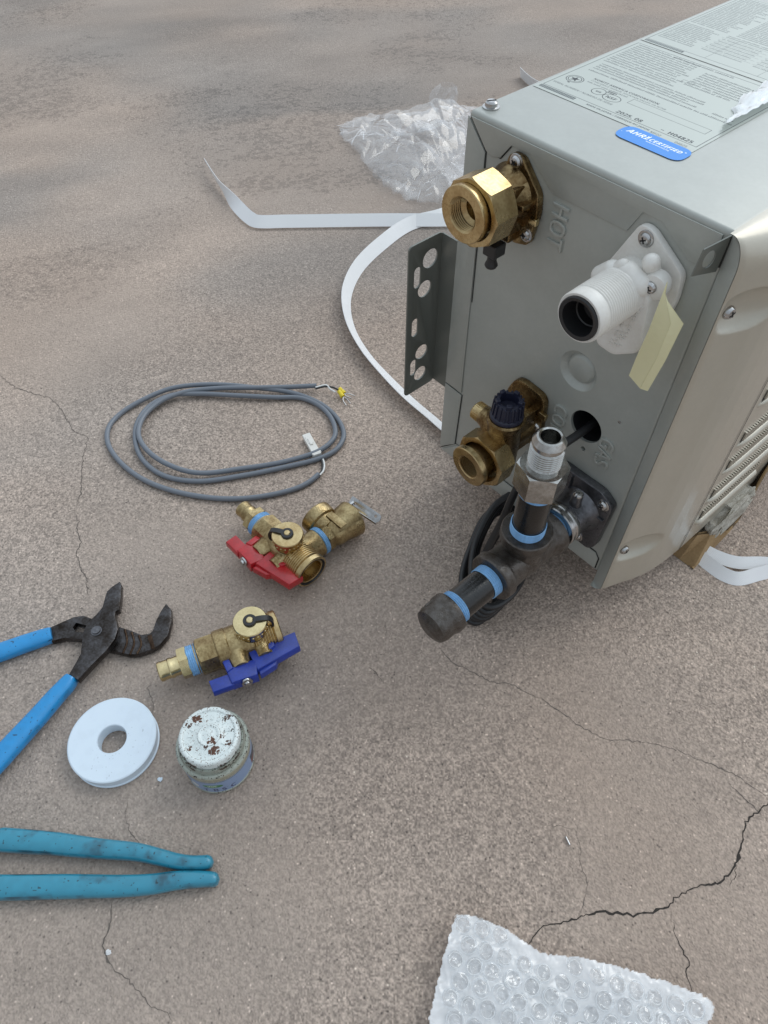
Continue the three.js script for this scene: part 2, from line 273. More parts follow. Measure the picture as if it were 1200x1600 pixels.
crack([[0.2179,-0.1122],[0.217,-0.0985],[0.2189,-0.0868],[0.2228,-0.0778],[0.2198,-0.0698],[0.2205,-0.06],[0.2199,-0.0542]], 0.0014, M.crack, 6);
crack([[0.2769,-0.142],[0.2731,-0.1328],[0.2674,-0.1269]], 0.0012, M.crack, 16);
crack([[0.0509,-0.3338],[0.0628,-0.3178],[0.0829,-0.3074],[0.0951,-0.2984],[0.117,-0.2947],[0.1442,-0.2791],[0.1556,-0.27],[0.1697,-0.2582],[0.1925,-0.2437],[0.2281,-0.2408],[0.2543,-0.234],[0.2737,-0.224],[0.2978,-0.2131],[0.3145,-0.1972],[0.3204,-0.191]], 0.0010, M.hair, 7);
crack([[0.1477,-0.1062],[0.1555,-0.1211],[0.158,-0.13],[0.1552,-0.1429],[0.1562,-0.1581],[0.1545,-0.1698],[0.1279,-0.1728]], 0.0008, M.hair, 8);
crack([[-0.4875,-0.7185],[-0.4689,-0.7005],[-0.4603,-0.6934],[-0.4321,-0.6818],[-0.4119,-0.6749],[-0.3922,-0.6545],[-0.3813,-0.637],[-0.3674,-0.6187],[-0.3478,-0.6072],[-0.3469,-0.5856],[-0.3424,-0.556],[-0.3352,-0.5248],[-0.3343,-0.5048]], 0.0013, M.hair, 9);
crack([[-0.3341,-0.4959],[-0.3273,-0.4828],[-0.3265,-0.4717],[-0.3168,-0.4549],[-0.3199,-0.4434],[-0.3112,-0.425],[-0.3008,-0.4094],[-0.2941,-0.3905]], 0.0018, M.hair, 10);
crack([[-0.2117,-0.2997],[-0.2153,-0.2915],[-0.2071,-0.2761],[-0.2064,-0.2664]], 0.0011, M.hair, 11);
crack([[-0.2127,-0.1972],[-0.2109,-0.1768],[-0.2031,-0.1644],[-0.1932,-0.1562]], 0.0011, M.hair, 12);
crack([[-0.207,-0.1179],[-0.2059,-0.1006],[-0.2083,-0.086],[-0.2016,-0.0778],[-0.1944,-0.0706],[-0.1822,-0.0635],[-0.1715,-0.0561],[-0.1652,-0.0496],[-0.1529,-0.0466],[-0.1464,-0.0384]], 0.0014, M.hair, 13);
crack([[-0.0143,-0.3119],[-0.0095,-0.3087],[-0.0047,-0.301],[-0.0018,-0.2972]], 0.0013, M.crack, 14, 0.0005);
crack([[0,-0.3338],[0.0031,-0.3509],[-0.0025,-0.3686]], 0.0005, M.hair, 15);
crack([[0.3132,-0.1768],[0.3023,-0.1889],[0.2939,-0.1998],[0.2879,-0.2067]], 0.0011, M.hair, 17);

// ---------------------------------------------------------------- the water heater, lying on its side; local x = depth towards the cover, y = up, +z = out of the pipe face
const font = await new FontLoader().loadAsync('fonts/droid/droid_sans_regular.typeface.json');
const W = 0.2132, H = 0.35, LEN = 0.53;
const heater = thing('water_heater', 'large grey tankless water heater lying on its side with pipe fittings facing out', 'water heater', 0.06007, 0.045, -0.54687, THREE.MathUtils.degToRad(-48.413));
const hx = (x, y, z) => heater.localToWorld(V(x, y, z)); heater.updateMatrixWorld(true);
const OUT = V(0, 0, 1), UP = V(0, 1, 0);
{
  // case: rounded box, with the cable hole, a small hole and the stamped dimple cut out of the pipe face
  const ev = new Evaluator(); ev.useGroups = false; ev.attributes = ['position', 'normal'];
  const B = (g) => { const b = new Brush(g); b.updateMatrixWorld(true); return b; };
  let c = B(new RoundedBoxGeometry(W, H, LEN, 4, 0.0035).translate(W / 2, H / 2, -LEN / 2));
  for (const [x, y, r, d] of [[0.158, 0.1525, 0.0152, 0.16], [0.1613, 0.1292, 0.0023, 0.05], [0.2078, 0.3268, 0.0016, 0.02]]) c = ev.evaluate(c, B(new THREE.CylinderGeometry(r, r, d, 40).rotateX(Math.PI / 2).translate(x, y, -d / 2 + 0.003)), SUBTRACTION);
  const dish = new THREE.LatheGeometry([V2(0.00001, 0.0045), V2(0.0186, 0.0045), V2(0.0178, 0.0002), V2(0.0168, -0.0006), V2(0.0138, -0.0042), V2(0.0128, -0.0046), V2(0.0108, -0.0026), V2(0.0100, -0.0022), V2(0.00001, -0.0022)].reverse(), 56).rotateX(Math.PI / 2).translate(0.1379, 0.1985, 0);
  c = ev.evaluate(c, B(dish), SUBTRACTION);
  obj('case', crease(c.geometry, 0.5), M.paint, heater);
  obj('hole_shade', [new THREE.CylinderGeometry(0.0150, 0.0150, 0.14, 32, 1, true).rotateX(Math.PI / 2).translate(0.158, 0.1525, -0.0725), new THREE.CircleGeometry(0.0150, 32).translate(0.158, 0.1525, -0.1400)], M.dark, heater);  // dark tube and disc added to paint the shade inside the cable hole
  // folded flaps of the case that overlap on the pipe face
  const e = 0.0012;
  obj('side_flap', plate([[0.0008, 0.3462], [0.0198, 0.3268], [0.0203, 0.31], [0.0222, 0.097], [0.0008, 0.097]], 0.0001, e, 0.0003), M.paint, heater);
  obj('side_flap', plate([[0.0008, 0.0955], [0.0228, 0.0942], [0.0207, 0.0249], [0.0008, 0.0062]], 0.0001, e, 0.0003), M.paint, heater);
  obj('top_flap', plate([[0.0036, 0.3466], [0.0205, 0.3285], [0.0253, 0.3262], [0.0343, 0.3281], [0.0430, 0.3398], [0.0600, 0.3402], [0.083, 0.322], [0.146, 0.322], [0.1535, 0.338], [0.168, 0.338], [0.192, 0.3228], [0.2068, 0.3235], [0.2068, 0.3466]], 0.0001, e, 0.0003), M.paint, heater);
  obj('bottom_flap', plate([[0.0036, 0.004], [0.0255, 0.0262], [0.2045, 0.0245], [0.2088, 0.019], [0.2088, 0.004]], 0.0001, e, 0.0003), M.paint, heater);
  const line = (pts, w) => { const rows = []; pts.forEach((p, i) => { const a = pts[Math.max(0, i - 1)], b = pts[Math.min(pts.length - 1, i + 1)], L = Math.hypot(b[0] - a[0], b[1] - a[1]), nx = -(b[1] - a[1]) / L * w / 2, ny = (b[0] - a[0]) / L * w / 2; rows.push([V(p[0] - nx, p[1] - ny, 0.0004), V(p[0] + nx, p[1] + ny, 0.0004)]); }); return gridGeo(rows); };
  for (const g of [line([[0.0028, 0.3462], [0.0204, 0.3274], [0.0208, 0.31], [0.0225, 0.2]], 0.0009), line([[0.0008, 0.0962], [0.0233, 0.0944], [0.0212, 0.0253], [0.002, 0.0055]], 0.0009), line([[0.15, 0.0254], [0.2045, 0.0252], [0.2094, 0.0195], [0.2094, 0.004]], 0.0013), line([[0.0212, 0.0262], [0.15, 0.0266]], 0.0008), line([[0.0212, 0.3279], [0.0343, 0.3274], [0.0425, 0.3385]], 0.0007)]) obj('flap_gap', g, M.gap, heater);
  // wall bracket with its holes, standing off the back
  const holes = [circ(0.0125, 0.228, 0.0085), slotHole(0.0268, 0.2155, 0.0075, 0.020), circ(0.0175, 0.2005, 0.0078), slotHole(0.0275, 0.164, 0.0072, 0.019), circ(0.0175, 0.1315, 0.0076), slotHole(0.0275, 0.1175, 0.0072, 0.018), circ(0.018, 0.1055, 0.0076)];
  const fl = plate([[-0.001, 0.0862], [0.0375, 0.0862], [0.0375, 0.2478], [-0.001, 0.2478]], -0.0008, 0.0008, 0.0003, holes, 0.005);
  const br = obj('wall_bracket', [fl.rotateY(-Math.PI / 2).translate(-0.0185, 0, 0), box(0.020, 0.1585, 0.0014, -0.0085, 0.167, -0.0012, 0.0003)], M.paintDark, heater);
  // embossed port names
  const word = (t, size, x, y, nm) => { const g = new TextGeometry(t, { font, size, depth: 0.0010, curveSegments: 6, bevelEnabled: true, bevelThickness: 0.0007, bevelSize: 0.0004, bevelSegments: 2 }); g.scale(1, 1.05, 1); obj(nm, crease(g.rotateZ(-Math.PI / 2).translate(x, y, 0.0001), 0.7), M.paint, heater); };
  word('HOT', 0.0125, 0.0868, 0.3185, 'embossed_lettering'); word('COLD', 0.0120, 0.1258, 0.1578, 'embossed_lettering'); word('GAS', 0.0125, 0.1742, 0.1555, 'embossed_lettering');
  // hook tab at the upper corner
  const tab = plate([[0, 0], [0.016, -0.006], [0.018, -0.0235], [0.001, -0.0235]], -0.0006, 0.0006, 0.0003, [(() => { const p = new THREE.Path(); p.absellipse(0.0098, -0.0135, 0.0042, 0.0062, 0, 6.2832, true); return p; })()]);
  obj('hook_tab', tab.rotateY(-Math.PI / 2 - 0.42).translate(0.2115, 0.3485, 0.001), M.paintDark, heater);
  obj('corner_slot', plate([[0.2095, 0.3268], [0.2125, 0.328], [0.2125, 0.348], [0.2108, 0.348]], 0.0013, 0.0017, 0), M.gap, heater);
  // slotted hex screw on top, tiny rivet on the face
  const ts = obj('screw', along(lat([[0.0062, 0], [0.0062, 0.0009], [0.0046, 0.0013], [0.0044, 0.0035], [0.0032, 0.0046], [0, 0.0047]], 28, 0.4), V(0.0085, H, -0.0135), UP), M.zinc, heater);
  obj('slot_recess', new THREE.BoxGeometry(0.0068, 0.0004, 0.0009).rotateY(1.1).translate(0.0085, H + 0.0047, -0.0135), M.dark, ts);
  obj('rivet', along(lat([[0.0013, 0], [0.0012, 0.0005], [0, 0.0009]], 16), V(0.1842, 0.1777, 0), OUT), M.zinc, heater);
}
// front cover: swept profile with rounded long edges and two dished screw pockets
const coverX = (() => {
  const prof = [[0.2255, 0.0085], [0.2278, 0.0060], [0.2290, 0.0030], [0.2345, -0.0115], [0.2385, -0.0205], [0.2421, -0.0314], [0.2446, -0.0430], [0.2464, -0.0565], [0.2474, -0.0700], [0.2479, -0.0861], [0.2483, -0.1300], [0.2493, -0.2480], [0.2500, -0.5600]];
  const px = (z) => { for (let i = 0; i < prof.length - 1; i++) if (z >= prof[i + 1][1]) { const t = (z - prof[i][1]) / (prof[i + 1][1] - prof[i][1]); return mix(prof[i][0], prof[i + 1][0], Math.max(0, t)); } return 0.25; };
  const ys0 = -0.0112, ys1 = 0.3535, r0 = 0.009, r1 = 0.021, xw = 0.2150;
  const e = (y) => { const q = (d, r) => d >= r ? 1 : Math.sqrt(Math.max(0, 1 - (1 - d / r) ** 2)); return q(y - ys0, r0) * q(ys1 - y, r1); };
  const pocket = (y, z, y0, z0) => { const a = (y - y0) / 0.0165, b = (z - z0) / (z > z0 ? 0.030 : 0.027), d = a * a + b * b; return d < 1 ? 0.0092 * Math.pow(1 - d, 0.8) * sm(1, 0.7, d) : 0; };
  const f = (y, z) => Math.max(0.2215, xw + (px(z) - xw) * e(y) - pocket(y, z, 0.3035, -0.0105) - pocket(y, z, 0.0530, -0.0105));
  const f2 = (y, z) => Math.min(xw + (px(z) - xw) * e(y), Math.max(mix(xw + (px(z) - xw) * e(y), f(y, z), sm(0.0085, 0.001, z)), xw + 0.0075 * e(y)));
  const zs = [0.0085, 0.0076, 0.0066, 0.0056, 0.0046, 0.0036]; for (let z = 0.0025; z > -0.06; z -= 0.0013) zs.push(z); for (let z = -0.06; z > -0.12; z -= 0.006) zs.push(z); for (let z = -0.12; z > -0.56; z -= 0.04) zs.push(z); zs.push(-0.56);
  const ys = []; for (let i = 0; i <= 14; i++) ys.push(ys0 + r0 * (1 - Math.cos(i / 14 * Math.PI / 2))); for (let y = ys0 + r0 + 0.002; y < ys1 - r1; y += y < 0.08 || y > 0.278 ? 0.0015 : 0.006) ys.push(y); for (let i = 0; i <= 20; i++) ys.push(ys1 - r1 + r1 * Math.sin(i / 20 * Math.PI / 2));
  const rows = zs.map((z) => [V(0.2134, ys0, z), ...ys.map((y) => V(f2(y, z), y, z)), V(0.2134, ys1, z)]);
  const outer = crease(gridGeo(rows, true), 1.05);
  const c = obj('front_cover', [outer], M.cover, heater);
  // the inturned lip facing the pipes
  const lip = ys.map((y) => { const x1 = f2(y, 0.0085); return [V(0.2128, y, 0.0012), V(mix(0.2128, x1, 0.35), y, 0.0046), V(mix(0.2128, x1, 0.75), y, 0.0074), V(x1 - 0.0003, y, 0.0086)]; });
  obj('cover_lip', crease(gridGeo(lip), 0.6), M.paint, c);
  const sc = (y) => { const z = 0.0005; return addScrew(c, 0.0046, V(0.2275, y, z), V(1, 0, 0.12), M.zinc, 0.3); };
  sc(0.3040); sc(0.0535);
  // thin seam where the grille panel begins
  const seam = []; for (let y = -0.004; y < 0.335; y += 0.01) { const z = mix(-0.083, -0.072, (y + 0.004) / 0.34); seam.push([V(f2(y, z + 0.0006) + 0.0006, y, z + 0.0006), V(f2(y, z - 0.0006) + 0.0006, y, z - 0.0006)]); }
  obj('panel_seam', gridGeo(seam), M.gap, c);
  // louvres: a rounded rib, a dark strip above it painting the slot shade and a comb of fine slots
  [[0.0335, -0.0885, -0.192], [0.0650, -0.0875, -0.30], [0.1035, -0.0875, -0.48], [0.1378, -0.0865, -0.48], [0.1845, -0.0855, -0.48], [0.222, -0.085, -0.48], [0.256, -0.085, -0.48], [0.29, -0.085, -0.48]].forEach(([y, z0, z1]) => {
    const xs = (z) => px(z), rib = [], n = 60; 
    for (let i = 0; i <= n; i++) { const z = mix(z0, z1, i / n), k = Math.sqrt(Math.min(1, i / 3, (n - i) / 3)) * 0.95 + 0.05, row = []; for (let a = 0; a <= 10; a++) { const t = a / 10 * Math.PI; row.push(V(xs(z) - 0.0004 + 0.0046 * k * Math.sin(t), y + 0.0034 * Math.cos(t) * (0.4 + 0.6 * k) - 0.0002, z)); } rib.push(row); }
    const L = obj('louver', crease(gridGeo(rib), 0.8), M.cover, c);
    const q = (ya, yb, za, zb, d) => gridGeo([[V(xs(za) + d, ya, za), V(xs(za) + d, yb, za)], [V(xs(zb) + d, ya, zb), V(xs(zb) + d, yb, zb)]]);
    obj('slit_shade', [q(y + 0.0027, y + 0.0150, z0 - 0.004, z1 + 0.002, 0.0004)], M.dark, L);  // dark strip laid on the cover: painted shade, no slot is cut
    const teeth = []; for (let z = z0 - 0.006; z > z1 + 0.003; z -= 0.0031) teeth.push(new THREE.BoxGeometry(0.0026, 0.0088, 0.00165).translate(xs(z) + 0.0006, y + 0.0106, z));
    tag(obj('grille_comb', teeth, M.cover, L), 'comb of fine ventilation slots above a louver rib', null, null, 'stuff');
  });
  return f2;
})();

// ---------------------------------------------------------------- printed labels on the upturned side
const px2 = (m) => m * 9200;                               // label pixels per metre
function canvasTex(w, h, draw) { const c = document.createElement('canvas'); c.width = w; c.height = h; const x = c.getContext('2d'); draw(x, w, h); const t = new THREE.CanvasTexture(c); t.colorSpace = THREE.SRGBColorSpace; t.magFilter = THREE.LinearFilter; return t; }
function printed(name, x0, x1, z0, z1, y, draw, scale, parent, rough = 0.45, coat = 0) {
  const t = canvasTex(Math.round((x1 - x0) * scale), Math.round((z1 - z0) * scale), draw);
  const g = gridGeo([[V(x0, y, z1), V(x1, y, z1)], [V(x0, y, z0), V(x1, y, z0)]]);
  const m = new THREE.MeshPhysicalMaterial({ map: t, roughness: rough, metalness: coat });
  return obj(name, g, m, parent, true);
}
const INK = 'rgb(30,36,38)', PAPER = 'rgb(178,183,176)';
function fine(x, X, Y, w, h, seed, gap = 0.25) {            // a row of print too small to read: word-length broken strokes
  const r = rng(seed); let q = X; x.fillStyle = INK;
  while (q < X + w) { const word = h * (1.2 + 5 * r()), end = Math.min(X + w, q + word); for (let c = q; c < end; c += h * 0.62) { const hh = h * (0.55 + 0.45 * r()); x.globalAlpha = 0.7 + 0.3 * r(); x.fillRect(c, Y + h - hh, h * 0.40, hh * 0.32); x.fillRect(c, Y + h - hh * 0.5, h * 0.26, hh * 0.5); x.fillRect(c + h * 0.2, Y + h * 0.55, h * 0.2, h * 0.2); } q = end + h * gap * 2; }
  x.globalAlpha = 1;
}
function para(x, X, Y, w, n, lh, seed, ragged = 0.15) { const r = rng(seed); for (let i = 0; i < n; i++) fine(x, X, Y + i * lh, w * (1 - ragged * r()), lh * 0.62, seed + i * 7); }
printed('rating_label', 0.0045, 0.1415, -0.1915, -0.0625, H + 0.0003, (x, w, h) => {
  const mx = (m) => (m - 0.0045) * 9200, mz = (z) => (z + 0.1915) * 9200;
  x.fillStyle = PAPER; x.fillRect(0, 0, w, h); x.strokeStyle = INK; x.lineWidth = 4;
  const L = mx(0.0075), R = mx(0.139), T = mz(-0.187), Bt = mz(-0.071);
  x.strokeRect(L, T, R - L, Bt - T);
  para(x, L + 30, T + 18, 560, 9, 34, 11); para(x, L + 30, T + 330, 620, 4, 34, 211, 0.3);
  fine(x, L + 330, T + 10, 480, 26, 77);
  para(x, L + 640, T + 90, 480, 8, 36, 31, 0.3); x.lineWidth = 3;
  x.strokeRect(L + 600, T + 300, 90, 34);
  para(x, L + 60, T + 492, 880, 4, 33, 51, 0.35); fine(x, L + 60, T + 640, 1130, 22, 91);
  fine(x, L + 1020, T + 590, 150, 20, 95);
  // maker's line and boxed number field
  x.fillStyle = INK; x.font = 'bold 34px sans-serif'; x.fillText('NORITZ AMERICA CORPORATION', L + 180, T + 758);
  x.font = '26px sans-serif'; x.fillText('11160 GRACE AVENUE, FOUNTAIN VALLEY, CA 92708', L + 180, T + 792);
  fine(x, L + 180, T + 806, 330, 18, 15);
  x.lineWidth = 3; x.strokeRect(L + 560, T + 808, 590, 76);
  // approval marks
  const ring = (X, Y, a, b) => { x.beginPath(); x.ellipse(X, Y, a, b, 0, 0, 7); x.stroke(); };
  x.lineWidth = 5; ring(L + 96, T + 850, 62, 58); ring(L + 96, T + 850, 48, 44);
  x.beginPath(); for (let i = 0; i < 10; i++) { const a = -Math.PI / 2 + i * Math.PI / 5, r = i % 2 ? 16 : 40; x[i ? 'lineTo' : 'moveTo'](L + 96 + r * Math.cos(a), T + 850 + r * Math.sin(a)); } x.fill();
  x.fillRect(L + 88, T + 915, 18, 12);
  x.lineWidth = 5; ring(L + 330, T + 888, 50, 48); x.font = 'bold 40px sans-serif'; x.fillText('us', L + 308, T + 902); x.fillRect(L + 370, T + 830, 70, 10); x.fillRect(L + 370, T + 848, 60, 8);
  ring(L + 450, T + 905, 66, 50); x.font = 'bold 46px sans-serif'; x.fillText('NSF', L + 404, T + 922);
  x.font = '30px sans-serif'; x.fillText('SERIAL NUMBER / NUMERO DE SERIE', L + 16, T + 962 + 30);
  x.font = 'bold 52px sans-serif'; x.fillText('2025. 08', L + 590, T + 1052); x.fillText('–', L + 930, T + 1048); x.fillText('H04825', L + 985, T + 1052);
  // below the frame
  x.fillStyle = 'rgb(70,78,78)'; x.fillRect(L - 4, Bt + 12, 300, 36); x.fillStyle = PAPER; for (let i = 0; i < 22; i++) x.fillRect(L + 6 + i * 13.2, Bt + 18, 4, 24);
  x.fillStyle = INK; x.font = 'bold 27px sans-serif'; x.fillText('MADE IN JAPAN / FABRIQUE AU JAPON', L + 395, Bt + 40);
  x.font = '32px sans-serif'; x.fillText('MF22', L + 905, Bt + 52); x.fillText('04825', L + 1085, Bt + 52);
}, 9200, heater, 0.34, 0.5);
printed('notice_label', 0.0045, 0.1415, -0.345, -0.1940, H + 0.0003, (x, w, h) => {
  x.fillStyle = PAPER; x.fillRect(0, 0, w, h); x.strokeStyle = INK; x.lineWidth = 4;
  const L = 20, R = w - 24, B = h - 60; x.strokeRect(L, 16, R - L, B - 16);
  for (let c = 0; c < 3; c++) { const X = L + 20 + c * 400; para(x, X, 40, 370, 25, 31, 300 + c * 60, 0.3); }
  for (let c = 0; c < 2; c++) { const X = L + 360 + c * 420; x.lineWidth = 2; for (let i = 0; i < 6; i++) { x.beginPath(); x.moveTo(X, 900 + i * 54); x.lineTo(X + 400, 900 + i * 54); x.stroke(); fine(x, X + 20, 916 + i * 54, 330, 18, 700 + c * 50 + i); } x.beginPath(); x.moveTo(X + 130, 860); x.lineTo(X + 130, B); x.stroke(); }
  para(x, L + 20, 840, 320, 13, 31, 900, 0.3); para(x, L + 380, 830, 800, 2, 30, 950, 0.3);
  x.fillStyle = 'rgb(70,78,78)'; x.fillRect(L, B + 10, 330, 34); x.fillStyle = PAPER; for (let i = 0; i < 24; i++) x.fillRect(L + 10 + i * 13, B + 15, 4, 24);
}, 9200, heater, 0.34, 0.5);
{
  const s = printed('certification_sticker', 0.0905, 0.1435, -0.0640, -0.0440, H + 0.0006, (x, w, h) => {
    x.fillStyle = 'rgb(40,138,226)'; x.fillRect(0, 0, w, h); x.fillStyle = '#fff';
    x.font = 'italic bold 124px sans-serif'; x.fillText('AHRI', 70, 172); x.fillRect(372, 60, 9, 118);
    x.font = 'italic bold 92px sans-serif'; x.fillText('CERTIFIED', 392, 168, 470); x.font = 'bold 34px sans-serif'; x.fillText('®', 868, 112);
    x.font = 'bold 30px sans-serif'; x.fillText('www.ahridirectory.org', 392, 214, 460); x.font = '26px sans-serif'; x.fillText('✓', 26, 200); x.fillRect(34, 200, 10, 10);
  }, 18000, heater, 0.35);
  // the sticker's own outline has strongly rounded ends: cut its corners
  const sh = new THREE.Shape(); roundPath(sh, [V2(0.0905, -0.0640), V2(0.1435, -0.0640), V2(0.1435, -0.0440), V2(0.0905, -0.0440)], 0.0085);
  const g = new THREE.ShapeGeometry(sh, 10), p = g.attributes.position, uv = g.attributes.uv;
  for (let i = 0; i < p.count; i++) { const X = p.getX(i), Z = p.getY(i); uv.setXY(i, (X - 0.0905) / 0.053, 1 - (Z + 0.064) / 0.020); p.setXYZ(i, X, H + 0.0006, Z); }
  g.computeVertexNormals(); s.geometry = g;
}
// clear protective film crumpling up along the label's right edge
{
  const rows = [], n = 70;
  for (let i = 0; i <= n; i++) {
    const t = i / n, z = mix(-0.1035, -0.36, t), row = [];
    const left = mix(0.1365, 0.116, sm(0, 0.25, t)) + 0.004 * (fbm(t * 30, 1, 401, 3) - 0.5) * 2;
    for (let k = 0; k <= 18; k++) { const s = k / 18, x = mix(left, 0.1385 + 0.004 * t, s), rip = fbm(x * 190, z * 300, 411, 3); row.push(V(x, H + 0.0009 + sm(0, 0.15, s) * (0.0006 + 0.0036 * rip * (0.4 + 0.6 * sm(0, 0.4, s)) + 0.002 * s), z)); }
    rows.push(row);
  }
  const o = obj('protective_film', crease(gridGeo(rows, true), 0.9), M.film, scene); o.geometry.applyMatrix4(heater.matrixWorld);
  tag(o, 'crinkled clear film peeling at the edge of the printed label on the heater', 'plastic film');
}

// ---------------------------------------------------------------- fittings on the pipe face
{ // hot water outlet with union nut
  const c = [0.0605, 0.3105], F = plate([[0.047, 0.3385], [0.0575, 0.3385], [0.0765, 0.3190], [0.0785, 0.3045], [0.0745, 0.2800], [0.0600, 0.2760], [0.0440, 0.2890], [0.0395, 0.3120]], 0.0002, 0.0065, 0.0009, [], 0.004);
  const ax = V(0.0515, 0.3105, 0);
  const neck = along(lat([[0, 0.002], [0.0215, 0.004], [0.0190, 0.009], [0.0160, 0.016], [0.0160, 0.034], [0, 0.034]], 40), ax, OUT);
  const rib = [box(0.0045, 0.034, 0.016, 0.0640, 0.3060, 0.0115, 0.001), box(0.020, 0.004, 0.014, 0.0640, 0.3120, 0.011, 0.001), box(0.010, 0.020, 0.012, 0.0590, 0.2900, 0.010, 0.002)];
  const p = obj('hot_outlet', [F, neck, ...rib], M.darkBrass, heater);
  p.userData.label = 'brown brass hot water outlet flange with brass union nut';
  obj('union_nut', along(nut(0.0232, 0.0215, 0.0197, 0.30, 8, 0.6, 1.02), V(ax.x - 0.001, ax.y - 0.001, 0.0235), OUT), M.brass, p);
  obj('nut_thread', along(lat([[0.0191, 0.006], ...threads(0.0191, -0.0008, 0.006, 0.020, 0.0016), [0.0196, 0.0205]], 40), V(ax.x - 0.001, ax.y - 0.001, 0.0235), OUT), M.brass, p);
  const tz = 0.0282;
  obj('tailpiece', along(lat([[0.0150, 0], [0.0178, 0.001], [0.0178, 0.0165], [0.0200, 0.0172], [0.0204, 0.0180], [0.0204, 0.0225], [0.0198, 0.0232], [0.0128, 0.0233], [0.0116, 0.0224], ...threads(0.0116, -0.0009, 0.013, 0.022, 0.0018).reverse(), [0.0105, 0.012], [0.0082, 0.0105], [0.0082, 0.001], [0, 0.001]], 56, 0.5), V(ax.x - 0.003, ax.y - 0.0005, tz), OUT), M.brass, p);
  addScrew(p, 0.0043, V(0.0535, 0.3345, 0.0065), OUT, M.zinc, 0.8); addScrew(p, 0.0043, V(0.0715, 0.2880, 0.0065), OUT, M.zinc, 0.3);
  for (const [a, b] of [[0.0535, 0.3345], [0.0715, 0.2880]]) obj('washer', washer(0.0056, V(a, b, 0.0063), OUT), M.zinc, p);
  obj('clip', box(0.007, 0.005, 0.004, 0.0772, 0.3010, 0.0075, 0.0008), M.paleBrass, p);
  // black drain plug below
  const dp = V(0.0600, 0.2765, 0.0260);
  obj('drain_plug', [box(0.012, 0.010, 0.012, dp.x, dp.y + 0.003, dp.z, 0.001), along(lat([[0, 0], [0.0042, 0.0008], [0.0050, 0.0025], [0.0046, 0.004], [0.0036, 0.006], [0.0036, 0.012], [0, 0.012]], 20), V(dp.x - 0.001, dp.y - 0.0135, dp.z), UP)], M.rubber, p);
}
